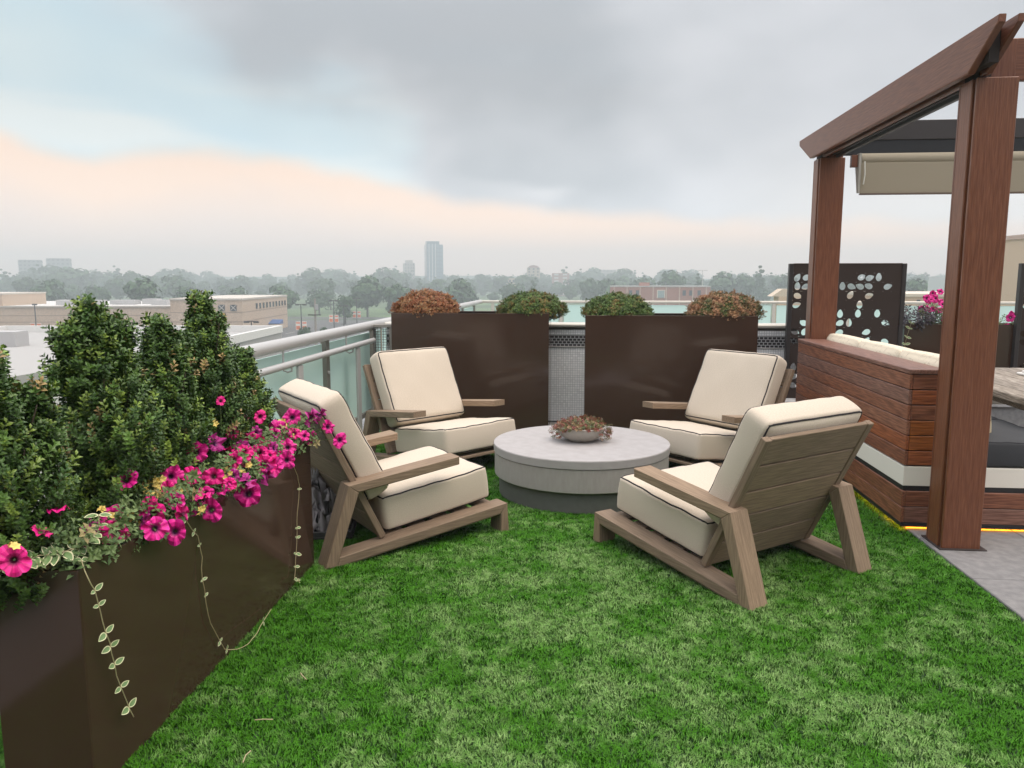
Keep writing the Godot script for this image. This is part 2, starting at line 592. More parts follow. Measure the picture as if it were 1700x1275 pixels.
# ---------------------------------------------------------------- lounge chairs
func make_chair() -> Node3D:
	var t := thing("lounge_chair", "", "armchair")
	var z0 := -0.57
	var sh := func(pts):
		var o := []
		for p in pts: o.append(Vector2(p[0] + z0, p[1]))
		return o
	var lw := 0.120
	var leg := prism(sh.call([[0.0, 0.0], [0.064, 0.0], [0.196, 0.380], [0.141, 0.424]]), lw)
	var arm := prism(sh.call([[0.1412, 0.4242], [0.1962, 0.3802], [0.806, 0.452], [0.806, 0.4985]]), lw)
	var rail := prism(sh.call([[0.0645, 0.001], [0.125, 0.001], [1.0848, 0.112], [1.130, 0.172], [0.0812, 0.0495]]), lw)
	var foot := prism(sh.call([[1.085, 0.0], [1.143, 0.0], [1.1305, 0.1722], [1.0852, 0.1122]]), lw)
	for s in [-1.0, 1.0]:
		var x: float = s * (0.4675 - lw / 2)
		var v := 0 if s < 0 else 2
		obj("rear_leg", leg, wood("teak", 1, v), t, Vector3(x, 0, 0))
		obj("arm", arm, wood("teak", 2, v), t, Vector3(x, 0, 0))
		obj("side_rail", rail, wood("teak", 2, 1), t, Vector3(x, 0, 0))
		obj("front_leg", foot, wood("teak", 1, v), t, Vector3(x, 0, 0))
	# reclined back: two stiles and five slats
	var b0 := Vector3(0, 0.100, 0.372 + z0)
	var b1 := Vector3(0, 0.794, 0.035 + z0)
	var up := (b1 - b0).normalized()
	var ln := (b1 - b0).length()
	var tilt := atan2(up.z, up.y)
	var back := Vector3(0, up.z, -up.y)   # to the rear
	var mid := (b0 + b1) / 2
	for s in [-1.0, 1.0]:
		obj("stile", box(0.044, ln, 0.036), wood("teak", 1, 1), t, Vector3(s * 0.3855, mid.y, mid.z) + back * 0.018, Vector3(tilt, 0, 0))
	var sl := (ln - 0.008 * 4) / 5.0
	for i in 5:
		var c := b0 + up * (sl * (i + 0.5) + 0.008 * i) + back * 0.0185
		obj("back_slat", box(0.7265, sl, 0.024), wood("teak", 0, i % 3), t, c, Vector3(tilt, 0, 0))
	# seat slats under the cushion, on the side rails
	var st_t := atan2(0.118, 1.0)
	for i in 5:
		var d := 0.46 + 0.145 * i
		obj("seat_slat", box(0.69, 0.022, 0.10), wood("teak", 0, i % 3), t, Vector3(0, 0.041 + 0.116 * d - 0.016, d + z0), Vector3(-st_t, 0, 0))
	var fabric = mats["cushion_fabric"]
	var pipe = mats["piping_cord"]
	var hs := Vector3(0.362, 0.098, 0.345)
	var sc := obj("seat_cushion", cushion_mesh(hs, 0.035, 0.015, 1.0), fabric, t, Vector3(0, 0.243, 0.725 + z0), Vector3(-atan2(0.135, 1.0), 0, 0))
	for lv in [0.98, -0.98]:
		obj("piping", tube(piping_loop(hs, 0.035, 0.015, 1.0, lv), 0.0050, 6, true), pipe, sc)
	# back cushion: its flat sides face front and rear, so the mesh is turned a quarter
	var hb := Vector3(0.362, 0.074, 0.312)
	var ctr := b0 + up * 0.512 - back * 0.088
	var bc := obj("back_cushion", cushion_mesh(hb, 0.04, 0.022, 2.4), fabric, t, ctr, Vector3(tilt + PI / 2, 0, 0))
	for lv in [0.98, -0.98]:
		obj("piping", tube(piping_loop(hb, 0.04, 0.022, 2.4, lv), 0.0050, 6, true), pipe, bc)
	return t

func chairs():
	var weave := noise_tex("weave", 41, 0.075, 5, Color(0.93, 0.925, 0.91), Color(1, 1, 1), 1.3)
	var fm := textured("cushion_fabric", weave, Vector3(1.6, 3.4, 3.4), lin(.625, .54, .445), 0.95, noise_tex("weave_bump", 42, 0.3, 2, Color.BLACK, Color.WHITE, 1.0), 0.015)
	fm.rim_enabled = true
	fm.rim = 0.25
	plain("piping_cord", lin(.018, .014, .016), 0.8)
	var c0 := make_chair()
	var spots := [
		[Vector3(0.795, 0, -4.154), -142.1, "beige lounge chair on the right seen from behind, its slatted back toward the camera"],
		[Vector3(-1.163, 0, -4.455), 128.8, "beige lounge chair at left foreground beside the flower planter, seen from its side"],
		[Vector3(-1.13, 0, -6.17), 48.0, "beige lounge chair at back left in front of the brown planter, facing the camera"],
		[Vector3(0.985, 0, -6.17), -49.0, "beige lounge chair at back right in front of the brown planter, facing the camera"],
	]
	for i in 4:
		var o: Node3D = c0
		if i > 0:
			o = c0.duplicate()
			o.name = numbered("lounge_chair")
			add_child(o)
		o.position = spots[i][0] + Vector3(0, 0.006, 0)
		o.rotation.y = deg_to_rad(spots[i][1])
		tag(o, spots[i][2], "armchair", "lounge chairs around the round table")

func round_table():
	var t := thing("round_table", "low round grey concrete table in the middle of the lounge chairs", "table", Vector3(0, 0.004, -5.4))
	var con := noise_tex("concrete", 51, 0.012, 6, Color(0.93, 0.925, 0.92), Color(1, 1, 1), 1.0)
	var pits := noise_tex("pit", 31, 0.12, 3, Color.BLACK, Color.WHITE, 1.2)
	var r := 0.62
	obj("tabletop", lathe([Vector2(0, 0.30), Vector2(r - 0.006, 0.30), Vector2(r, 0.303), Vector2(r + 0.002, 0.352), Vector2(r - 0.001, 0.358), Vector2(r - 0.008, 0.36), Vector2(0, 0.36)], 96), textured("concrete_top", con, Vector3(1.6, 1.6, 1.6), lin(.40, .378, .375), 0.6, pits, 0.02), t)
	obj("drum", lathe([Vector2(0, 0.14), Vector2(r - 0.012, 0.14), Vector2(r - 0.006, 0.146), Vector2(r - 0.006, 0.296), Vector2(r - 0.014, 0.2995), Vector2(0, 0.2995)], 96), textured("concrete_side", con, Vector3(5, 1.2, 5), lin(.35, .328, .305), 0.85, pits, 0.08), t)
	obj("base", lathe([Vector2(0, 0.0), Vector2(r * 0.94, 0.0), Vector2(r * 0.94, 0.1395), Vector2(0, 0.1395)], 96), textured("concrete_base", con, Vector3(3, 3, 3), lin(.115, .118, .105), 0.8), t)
	# bowl of trailing succulents
	var b := thing("plant_bowl", "shallow grey bowl of red trailing succulents on the round table", "planter bowl", Vector3(0.0, 0.3645, -5.42))
	var o := [Vector2(0, 0), Vector2(0.085, 0.0)]
	for i in 9:
		var f := i / 8.0 * PI / 2
		o.append(Vector2(0.085 + 0.085 * sin(f), 0.004 + 0.058 * (1.0 - cos(f)) + 0.022 * f))
	o.append_array([Vector2(0.175, 0.100), Vector2(0.172, 0.104), Vector2(0.166, 0.104), Vector2(0.160, 0.075), Vector2(0, 0.072)])
	obj("bowl", lathe(o, 56), textured("bowl_clay", con, Vector3(4, 4, 4), lin(.37, .34, .30), 0.55), b)
	rng.seed = 61
	var sp := sprig(5, 0.032, 0.012, 0.010, 0.2, 5)
	var w := []
	var c := []
	for i in 520:
		var f := rnd(0, TAU)
		var rr := sqrt(rnd(0, 1)) * (0.165 + 0.035 * pow(absf(cos(f)), 3.0))
		var y := 0.085 + 0.062 * (1.0 - pow(rr / 0.2, 2.0)) * rnd(0.3, 1.15)
		if rr > 0.15: y = 0.105 - rnd(0, 0.085) * smooth(0.55, 0.85, absf(cos(f)))
		var d := Vector3(cos(f), 0, sin(f))
		w.append(aimed(d * rr + Vector3(0, y, 0), d * (0.5 + rr * 3.5) + Vector3(rnd(-.5, .5), rnd(0.1, 1.0) - (0.7 if rr > 0.165 else 0.0), rnd(-.5, .5)), rnd(0, TAU), rnd(0.8, 1.3)))
		c.append([Color(.22, .055, .04), Color(.30, .10, .07), Color(.20, .16, .06), Color(.34, .21, .11), Color(.12, .14, .05)][rng.randi() % 5])
	copies("succulents", sp, leaf_material("succulent_leaf", 0.4, Color(0.1, 0.05, 0.03)), b, w, c)

# ---------------------------------------------------------------- planters and plants
# an open metal box: four walls with a folded rim
func planter(label: String, lo: Vector3, hi: Vector3, soil_drop := 0.05) -> Node3D:
	var t := thing("metal_planter", label, "planter", Vector3((lo.x + hi.x) / 2, lo.y, (lo.z + hi.z) / 2))
	var s := hi - lo
	var m = mats["bronze_metal"]
	var k := 0.006
	obj("front_panel", box(s.x, s.y, k, 0.0015), m, t, Vector3(0, s.y / 2, s.z / 2 - k / 2))
	obj("back_panel", box(s.x, s.y, k, 0.0015), m, t, Vector3(0, s.y / 2, -s.z / 2 + k / 2))
	for q in [-1.0, 1.0]:
		obj("side_panel", box(k, s.y, s.z - 2 * k - 0.001, 0.001), m, t, Vector3(q * (s.x / 2 - k / 2 - 0.0003), s.y / 2, 0))
	# folded rim
	for q in [-1.0, 1.0]:
		obj("rim", box(s.x - 0.014, 0.005, 0.022, 0.001), m, t, Vector3(0, s.y - 0.006, q * (s.z / 2 - 0.0175)))
	obj("soil", box(s.x - 0.014, 0.03, s.z - 0.014, 0.0), textured("soil", noise_tex("soil_noise", 71, 0.1, 4, Color(.4, .4, .4), Color.WHITE, 1.4), Vector3(4, 4, 4), lin(.05, .033, .022), 1.0), t, Vector3(0, s.y - soil_drop, 0))
	return t

func boxwood(label: String, at: Vector3, hgt: float, rad: float, sd: int, lumps: Array):
	var t := thing("boxwood_shrub", label, "shrub", at, 0.0, "boxwood shrubs in the left planter")
	rng.seed = sd
	var bark := textured("bark", noise_tex("bark_noise", 81, 0.06, 4, Color(.5, .5, .5), Color.WHITE, 1.4), Vector3(8, 3, 8), lin(.14, .10, .07), 0.9)
	var st := begin()
	tube_into(st, [Vector3.ZERO, Vector3(0.01, hgt * 0.4, 0.0), Vector3(-0.01, hgt * 0.75, 0.01)], [0.014, 0.010, 0.004], 6)
	for i in 9:
		var f := rnd(0, TAU)
		var y := rnd(0.05, 0.6) * hgt
		tube_into(st, [Vector3(0, y, 0), Vector3(cos(f) * rad * 0.4, y + hgt * 0.16, sin(f) * rad * 0.4), Vector3(cos(f) * rad * 0.6, y + hgt * 0.36, sin(f) * rad * 0.6)], [0.006, 0.004, 0.002], 5)
	obj("trunk", st.commit(), bark, t)
	var n := noise(sd, 3.4, 3)
	var w := [[], [], []]
	var c := [[], [], []]
	# a tapering column with a few leading shoots; the sprigs stand upright near the tips
	var shoots := []
	for l in lumps: shoots.append(l)
	var count := 0
	while count < int(3000 * rad * hgt / 0.13):
		var f := rng.randf()
		var az := rnd(0, TAU)
		var d := Vector3(cos(az), 0, sin(az))
		var prof := (0.80 + 0.20 * smooth(0.0, 0.3, f)) * pow(maxf(0.0, 1.0 - pow(f, 1.7)), 0.72)
		var lob := 1.0 + n.get_noise_3dv(Vector3(d.x * 0.35, f * hgt, d.z * 0.35) + at) * 0.75
		var p := d * rad * prof * lob * pow(rng.randf(), 0.36)
		p.y = f * hgt
		if shoots.size() and rng.randf() < 0.30:
			var l: Array = shoots[rng.randi() % shoots.size()]
			var q := rng.randf()
			p = l[0] + Vector3(0, l[1] * q, 0) + d * l[2] * (1.0 - 0.8 * q) * sqrt(rng.randf())
		# the flowers in front keep the lower crown back
		if at.x + p.x > -1.50 + maxf(0.0, p.y - 0.20) * 0.35: continue
		count += 1
		var up: Vector3 = d * (0.75 - 0.35 * f) + Vector3(0, 0.8, 0) + Vector3(rnd(-.35, .35), rnd(-.25, .3), rnd(-.35, .35))
		var k := rng.randi() % 3
		w[k].append(aimed(p - up.normalized() * 0.035, up, rnd(0, TAU), rnd(0.7, 1.2)))
		var col := Color(.042, .096, .018).lerp(Color(.088, .165, .026), rng.randf())
		var q2 := rng.randf()
		if q2 > 0.80: col = Color(.185, .270, .040)
		if q2 > 0.975 + n.get_noise_3dv(p * 1.5) * 0.06: col = Color(.36, .25, .10)
		c[k].append(col * rnd(0.8, 1.25))
	for k in 3:
		copies("crown", sprig(8, 0.085, 0.021, 0.0120, 0.55, 300 + k), leaf_material("boxwood_leaf", 0.42, Color(0.05, 0.10, 0.01)), t, w[k], c[k])

func globe_shrub(label: String, at: Vector3, rx: float, ry: float, rz: float, sd: int, pal: Array):
	var t := thing("globe_shrub", label, "shrub", at, 0.0, "mounded shrubs in the tall brown planters")
	rng.seed = sd
	obj("trunk", tube([Vector3(0, -0.02, 0), Vector3(0, ry * 0.5, 0)], [0.02, 0.008], 6), mats["bark"], t)
	var n := noise(sd, 2.6, 3)
	var w := []
	var c := []
	for i in 9000:
		var d := Vector3(rng.randfn(), rng.randfn(), rng.randfn()).normalized()
		d.y = absf(d.y) if rng.randf() < 0.8 else d.y * 0.45
		var k := pow(rng.randf(), 0.2) * (1.0 + n.get_noise_3dv(d * 0.9) * 0.16 + n.get_noise_3dv(d * 2.6) * 0.10)
		var p := Vector3(d.x * rx, d.y * ry + ry * 0.22, d.z * rz) * k
		w.append(aimed(p, d + Vector3(rnd(-.4, .4), rnd(0, .4), rnd(-.4, .4)), rnd(0, TAU), rnd(0.8, 1.35)))
		# rust and green in patches
		var f := clampf(n.get_noise_3dv(p * 2.2 + Vector3(sd, 0, 0)) * 1.7 + pal[3] + rnd(-0.28, 0.28), 0.0, 1.0)
		var col: Color = pal[0].lerp(pal[1], f)
		if rng.randf() < 0.15: col = pal[2]
		c.append(col * rnd(0.75, 1.25))
	copies("crown", sprig(3, 0.014, 0.0115, 0.0085, 0.5, sd), leaf_material("globe_leaf", 0.55, Color(0.06, 0.05, 0.01)), t, w, c)

func petunia_mesh(variant: int, sd := 0) -> ArrayMesh:
	var v := PackedVector3Array()
	var nn := PackedVector3Array()
	var cc := PackedColorArray()
	rng.seed = 900 + variant + sd * 17
	var m := 40
	var deep = [Color(.10, .003, .035), Color(.08, .002, .06), Color(.07, .002, .07)][variant]
	var main = [Color(.84, .011, .255), Color(.76, .011, .275), Color(.44, .012, .22)][variant]
	var edge = [Color(.90, .018, .30), Color(.80, .022, .34), Color(.52, .02, .28)][variant]
	var ph := rnd(0, TAU)
	var fold := rnd(0.6, 2.2)
	var lop := rnd(0.0, 0.16)
	var ring := func(k: int, f: float) -> Vector3:
		var lobe := pow(absf(cos(f * 2.5)), 0.55)
		var wav := (sin(f * 5.0 + ph) * 0.05 + sin(f * 9.0 + ph * 2.0) * 0.04 + sin(f + ph * 3.0) * 0.06) * fold
		match k:
			0: return Vector3(cos(f) * 0.035, -0.34, sin(f) * 0.035)
			1: return Vector3(cos(f) * 0.10, -0.12, sin(f) * 0.10)
			2: return Vector3(cos(f) * 0.24, -0.01 + wav * 0.2, sin(f) * 0.24)
			3: return Vector3(cos(f) * 0.40, 0.02 + wav * 0.7, sin(f) * 0.40)
		var r := (0.43 + 0.085 * lobe) * (1.0 + lop * sin(f * 2.0 + ph))
		return Vector3(cos(f) * r, -0.01 + wav * 1.4 - 0.03 * (1.0 - lobe), sin(f) * r)
	var cols := [deep, deep, main, main, edge]
	for k in 4:
		for i in m:
			var f0 := TAU * i / m
			var f1 := TAU * (i + 1) / m
			var a: Vector3 = ring.call(k, f0)
			var b: Vector3 = ring.call(k, f1)
			var c: Vector3 = ring.call(k + 1, f1)
			var d: Vector3 = ring.call(k + 1, f0)
			# dark veins run out along the middle of each lobe
			var vein := 0.74 if i % 4 == 0 and k >= 1 else 1.0
			for tri in [[a, c, b, 0, 1, 0], [a, d, c, 0, 1, 1]]:
				var n: Vector3 = (tri[1] - tri[0]).cross(tri[2] - tri[0]).normalized()
				if n.y > 0:
					tri = [tri[0], tri[2], tri[1], tri[3], tri[5], tri[4]]
				else: n = -n
				for q in 3:
					v.append(tri[q])
					nn.append(n)
					var cl: Color = cols[k + tri[3 + q]] * vein
					cc.append(Color(cl.r, cl.g, cl.b))
	return arrays_mesh(v, nn, cc)

func trumpet_mesh() -> ArrayMesh:
	var v := PackedVector3Array()
	var nn := PackedVector3Array()
	for i in 5:
		var f := TAU * i / 5
		var d := Vector3(cos(f), 0, sin(f))
		leaf_into(v, nn, Vector3.ZERO, (d + Vector3.UP * 0.35).normalized(), Vector3.UP, 0.6, 0.5)
		leaf_into(v, nn, Vector3(0, -0.4, 0), (d * 0.25 + Vector3.UP).normalized(), -d, 0.55, 0.2)
	return arrays_mesh(v, nn)

# a leaf with a green heart and a cream rim
func rimmed_leaf(length: float, width: float) -> ArrayMesh:
	var v := PackedVector3Array()
	var nn := PackedVector3Array()
	var cc := PackedColorArray()
	var green := Color(.16, .26, .10)
	var cream := Color(.70, .68, .42)
	var n := 10
	var pt := func(i: int, s: float, k: float) -> Vector3:
		var f := float(i) / n
		var wd := width * 0.5 * pow(sin(PI * pow(f, 0.8)), 0.8) * k
		return Vector3(s * wd, 0.10 * wd + 0.12 * length * f * f * -1.0, length * (0.5 + (f - 0.5) * (1.0 if k > 0.9 else 0.82)))
	for s in [-1.0, 1.0]:
		for i in n:
			var m0: Vector3 = pt.call(i, s, 0.0)
			var m1: Vector3 = pt.call(i + 1, s, 0.0)
			var a0: Vector3 = pt.call(i, s, 0.72)
			var a1: Vector3 = pt.call(i + 1, s, 0.72)
			var b0: Vector3 = pt.call(i, s, 1.0)
			var b1: Vector3 = pt.call(i + 1, s, 1.0)
			for e in [[m0, m1, a1, green], [m0, a1, a0, green], [a0, a1, b1, cream], [a0, b1, b0, cream]]:
				var q: Vector3 = (e[1] - e[0]).cross(e[2] - e[0]).normalized()
				if q.length() < 0.5: continue
				if q.y < 0: q = -q
				tri_into(v, nn, e[0], e[1], e[2], q)
				for p in 3: cc.append(e[3])
	return arrays_mesh(v, nn, cc)

func vine(label: String, pts: Array, leaf: float, gap: float, sd: int, outward: Vector3, bare := 0.0):
	rng.seed = sd
	var t := thing("vinca_vine", label, "vine", pts[0], 0.0, "trailing vinca vines")
	var loc := []
	for i in pts.size():
		if i > 0: loc.append((pts[i - 1] + pts[i]) / 2 - pts[0] + Vector3(0, rnd(-.004, .004), rnd(-.006, .006)))
		loc.append(pts[i] - pts[0])
	obj("stem", tube(loc, 0.0016, 5), plain("vine_stem", lin(.42, .36, .20), 0.7), t)
	var lm := leaf_material("vinca_leaf", 0.4, Color(0.15, 0.18, 0.06))
	var mesh_l: Mesh = meshes.get("vinca")
	if mesh_l == null:
		mesh_l = rimmed_leaf(1.0, 0.55)
		meshes["vinca"] = mesh_l
	var run := 0.0
	for i in range(1, loc.size()):
		var a: Vector3 = loc[i - 1]
		var b: Vector3 = loc[i]
		var l := (b - a).length()
		while run < l:
			var p := a.lerp(b, run / l)
			if rng.randf() >= bare:
				var dirv := (b - a).normalized()
				var side := dirv.cross(outward).normalized()
				for s in [-1.0, 1.0]:
					var o := obj("leaf", mesh_l, lm, t)
					var zz: Vector3 = (side * s + dirv * rnd(-0.5, 0.1) + outward * rnd(0.1, 0.5)).normalized()
					var yy: Vector3 = (outward + Vector3.UP * 0.5 - zz * zz.dot(outward + Vector3.UP * 0.5)).normalized()
					var k := leaf * rnd(0.55, 1.2)
					o.transform = Transform3D(Basis(yy.cross(zz), yy, zz).scaled(Vector3(k, k, k)), p)
			run += gap * rnd(0.55, 1.6)
		run -= l

const BLOSSOMS := [[-1.507,0.754,-1.857,0.078,0],[-1.501,0.841,-2.033,0.057,1],[-1.505,0.797,-1.969,0.056,1],[-1.500,0.841,-2.365,0.074,0],[-1.496,0.747,-2.274,0.064,0],[-1.443,0.720,-2.194,0.075,0],[-1.481,0.727,-2.119,0.063,2],[-1.481,0.741,-2.143,0.055,2],[-1.427,0.722,-2.381,0.074,0],[-1.365,0.701,-2.292,0.070,0],[-1.342,0.668,-2.363,0.080,0],[-1.503,0.780,-2.647,0.073,0],[-1.414,0.730,-2.504,0.060,0],[-1.462,0.739,-2.425,0.060,0],[-1.473,0.758,-2.735,0.075,0],[-1.442,0.735,-2.808,0.071,2],[-1.499,0.826,-2.835,0.074,0],[-1.495,0.831,-2.981,0.069,2],[-1.502,0.785,-3.083,0.066,1],[-1.433,0.749,-3.056,0.081,0],[-1.349,0.635,-2.938,0.094,0],[-1.361,0.654,-2.651,0.080,0],[-1.376,0.715,-2.622,0.062,1],[-1.357,0.703,-2.755,0.059,1],[-1.368,0.703,-2.462,0.055,1],[-1.476,0.765,-3.289,0.098,0],[-1.500,0.791,-3.392,0.071,2],[-1.365,0.704,-3.152,0.088,0],[-1.348,0.679,-3.200,0.078,0],[-1.345,0.665,-3.125,0.077,2],[-1.400,0.732,-3.305,0.075,0],[-1.415,0.749,-3.371,0.070,2],[-1.459,0.771,-3.554,0.089,0],[-1.473,0.800,-3.757,0.083,0],[-1.381,0.714,-3.456,0.077,0],[-1.344,0.676,-3.349,0.075,0],[-1.380,0.794,-3.780,0.083,2],[-1.332,0.810,-3.780,0.070,2],[-1.293,0.748,-3.780,0.076,0],[-1.235,0.680,-3.780,0.076,0],[-1.393,0.693,-3.780,0.071,0],[-1.345,0.690,-2.941,0.063,2],[-1.500,0.844,-3.143,0.055,0],[-1.500,0.995,-3.053,0.040,0],[-1.500,0.889,-3.274,0.040,1],[-1.500,0.860,-3.433,0.053,0],[-1.388,0.714,-2.673,0.049,0],[-1.468,0.770,-3.166,0.067,2],[-1.424,0.737,-3.236,0.068,0]]
const YELLOWS := [[-1.502,0.788,-2.541],[-1.499,0.756,-2.551],[-1.505,0.777,-2.530],[-1.500,0.779,-2.573],[-1.500,0.791,-2.441],[-1.441,0.736,-2.277],[-1.443,0.733,-2.299],[-1.493,0.774,-2.214],[-1.495,0.812,-1.831],[-1.448,0.760,-2.962],[-1.436,0.747,-2.967],[-1.430,0.731,-2.900],[-1.397,0.729,-2.863],[-1.382,0.724,-2.971],[-1.386,0.725,-3.008],[-1.485,0.798,-3.644],[-1.470,0.791,-3.637],[-1.423,0.741,-3.662],[-1.415,0.752,-3.684],[-1.413,0.742,-3.597],[-1.357,0.679,-2.542],[-1.478,0.744,-2.599],[-1.456,0.749,-2.588],[-1.500,0.912,-2.991],[-1.510,0.804,-2.503],[-1.464,0.748,-2.482],[-1.504,0.766,-2.499],[-1.435,0.731,-2.761]]

func left_planter():
	var bz := plain("bronze_metal", lin(.056, .031, .021), 0.13)
	bz.metallic_specular = 0.45
	bz.roughness_texture = noise_tex("smudge", 91, 0.006, 5, Color(.75, .75, .75), Color(1, 1, 1), 1.6)
	bz.uv1_triplanar = true
	bz.uv1_scale = Vector3(1.1, 1.1, 1.1)
	planter("long low bronze metal planter along the left, full of flowers and boxwood", Vector3(-1.675, 0.004, -3.81), Vector3(-1.40, 0.69, -1.95))
	var X := -1.60
	# shoots: foot, height, radius
	boxwood("boxwood shrub nearest the camera at the left edge, with yellowing tips", Vector3(X - 0.05, 0.60, -2.0), 0.60, 0.185, 501, [[Vector3(0.04, 0.42, 0.06), 0.25, .05], [Vector3(-0.05, 0.44, -0.06), 0.22, .045], [Vector3(.06, .36, -.10), 0.22, .05]])
	boxwood("boxwood shrub with a broad bushy top, second from the left edge", Vector3(X, 0.60, -2.41), 0.75, 0.18, 502, [[Vector3(0.01, 0.56, 0.04), 0.24, .06], [Vector3(0.03, 0.50, -0.08), 0.24, .055], [Vector3(-.03, .55, .10), 0.18, .05]])
	boxwood("boxwood shrub between the bushy one and the tallest one", Vector3(X, 0.60, -2.80), 0.68, 0.155, 503, [[Vector3(0.0, 0.52, 0.02), 0.21, .05], [Vector3(.03, .46, -.07), 0.2, .045]])
	boxwood("tallest boxwood shrub, with a narrow pointed top", Vector3(X, 0.555, -3.12), 0.80, 0.175, 504, [[Vector3(0.0, 0.62, 0.0), 0.23, .055], [Vector3(0.02, 0.56, -0.07), 0.20, .05]])
	boxwood("low boxwood shrub at the far end of the flower planter", Vector3(X, 0.60, -3.50), 0.47, 0.16, 505, [[Vector3(0.0, 0.34, 0.0), 0.2, .05]])
	# petunias in five plants along the rim
	rng.seed = 640
	var fm := leaf_material("petunia_petal", 0.55, Color(0.25, 0.01, 0.09))
	var fl := []
	for i in 4: fl.append([petunia_mesh(0, i), petunia_mesh(1, i), petunia_mesh(2, i)])
	rng.seed = 641
	var lf := sprig(4, 0.05, 0.026, 0.015, 0.1, 650)
	var lm := leaf_material("petunia_leaf", 0.6, Color(0.08, 0.12, 0.02))
	var ends := [-1.5, -2.22, -2.62, -3.02, -3.42, -4.2]
	var names := ["petunia plant at the near end of the left planter, with few magenta blooms", "petunia plant second from the near end of the left planter", "petunia plant in the middle of the left planter", "petunia plant second from the far end of the left planter", "petunia plant spilling over the far end of the left planter toward the chair"]
	for q in 5:
		var zc: float = clampf((ends[q] + ends[q + 1]) / 2, -3.7, -2.05)
		var base := Vector3(-1.44, 0.66, zc)
		var t := thing("petunia_plant", names[q], "flowers", base, 0.0, "magenta petunias in the left planter")
		var w := []
		var c := []
		var stems := begin()
		var more := BLOSSOMS.duplicate()
		for i in 18:
			var fz := -2.3 - 1.4 * pow(float(i) / 18.0, 0.8) + 0.03 * sin(i * 7.0)
			more.append([-1.405 + 0.04 * sin(i * 5.3), 0.725 + 0.05 * sin(i * 3.7), fz, 0.058 + 0.008 * sin(i * 2.1), 2 if i % 6 == 0 else 0])
		for b in more:
			if b[2] > ends[q] or b[2] <= ends[q + 1]: continue
			var p := Vector3(b[0] + 0.012, b[1] + 0.008, b[2] + 0.022)
			var kind: int = int(b[4])
			var up := Vector3(0.55 + rnd(-.35, .35), 0.35 + rnd(-.25, .25), 0.85 + rnd(-.35, .35))
			if kind == 1: up = Vector3(rnd(-.9, 1.0), 0.7, rnd(-.5, .2))
			if kind == 2: up = Vector3(0.7, rnd(-.5, .4), rnd(-.2, .6))
			var o := obj("flower", fl[rng.randi() % 4][kind if kind == 2 else rng.randi() % 2], fm, t)
			var s: float = b[3] * rnd(0.98, 1.14)
			o.transform = aimed(p - base, up, rnd(0, TAU), s)
			var root := Vector3(clampf(p.x, -1.55, -1.43), 0.66, clampf(p.z, -3.78, -1.98)) - base
			tube_into(stems, [p - base - up.normalized() * s * 0.3, (p - base - up.normalized() * s * 0.55).lerp(root, 0.3) + Vector3(0, 0.01, 0), root], 0.0016, 4)
			for i in 5:
				var d := Vector3(rnd(-1, 1), rnd(-.4, .8), rnd(-1, 1))
				w.append(aimed((p - base).lerp(root, rnd(0.45, 0.95)) + d * 0.022, d + Vector3(0.3, 0.5, 0.2), rnd(0, TAU), rnd(0.6, 1.1)))
		var z1: float = maxf(ends[q + 1], -3.85)
		for i in int((minf(ends[q], -1.96) - z1) * 210):
			var z := rnd(z1, minf(ends[q], -1.96))
			var x := -1.40 - absf(rng.randfn()) * 0.05
			var y := 0.69 + rnd(-0.035, 0.075) * (0.6 if x > -1.4 else 1.2)
			if x > -1.395: y = minf(y, 0.73)
			w.append(aimed(Vector3(x, y, z) - base, Vector3(rnd(-.3, 1.0), rnd(0.0, 1.2), rnd(-.5, .9)), rnd(0, TAU), rnd(0.6, 1.15)))
		for i in w.size():
			var g := Color(.075, .135, .040).lerp(Color(.16, .23, .075), rng.randf())
			if rng.randf() < 0.05: g = Color(.30, .24, .10)
			c.append(g)
		obj("stems", stems.commit(), plain("petunia_stem", lin(.13, .18, .06), 0.7), t).set_meta("kind", "stuff")
		copies("foliage", lf, lm, t, w, c)
	# small yellow blooms
	rng.seed = 660
	var yt := thing("yellow_flower_plant", "small yellow flowers scattered among the magenta petunias", "flowers", Vector3(-1.44, 0.69, -2.7))
	var ym := plain("yellow_petal", lin(.78, .60, .17), 0.6)
	ym.cull_mode = BaseMaterial3D.CULL_DISABLED
	var tm := trumpet_mesh()
	for y in YELLOWS:
		for i in 3:
			var o := obj("flower", tm, ym, yt)
			o.transform = aimed(Vector3(y[0], y[1], y[2]) - yt.position + Vector3(rnd(-.012, .02), rnd(-.014, .014), rnd(-.02, .02)), Vector3(rnd(-.2, 1), rnd(-.2, .8), rnd(0, 1)), rnd(0, TAU), rnd(0.017, 0.028))
	vine("variegated vine hanging down the near corner of the left planter", [Vector3(-1.40, 0.715, -1.97), Vector3(-1.372, 0.671, -1.952), Vector3(-1.370, 0.627, -1.974), Vector3(-1.371, 0.554, -1.993), Vector3(-1.371, 0.482, -2.010), Vector3(-1.372, 0.407, -2.031), Vector3(-1.373, 0.327, -2.048), Vector3(-1.374, 0.218, -2.091), Vector3(-1.374, 0.153, -2.119)], 0.036, 0.068, 71, Vector3(1, 0, 0.25))
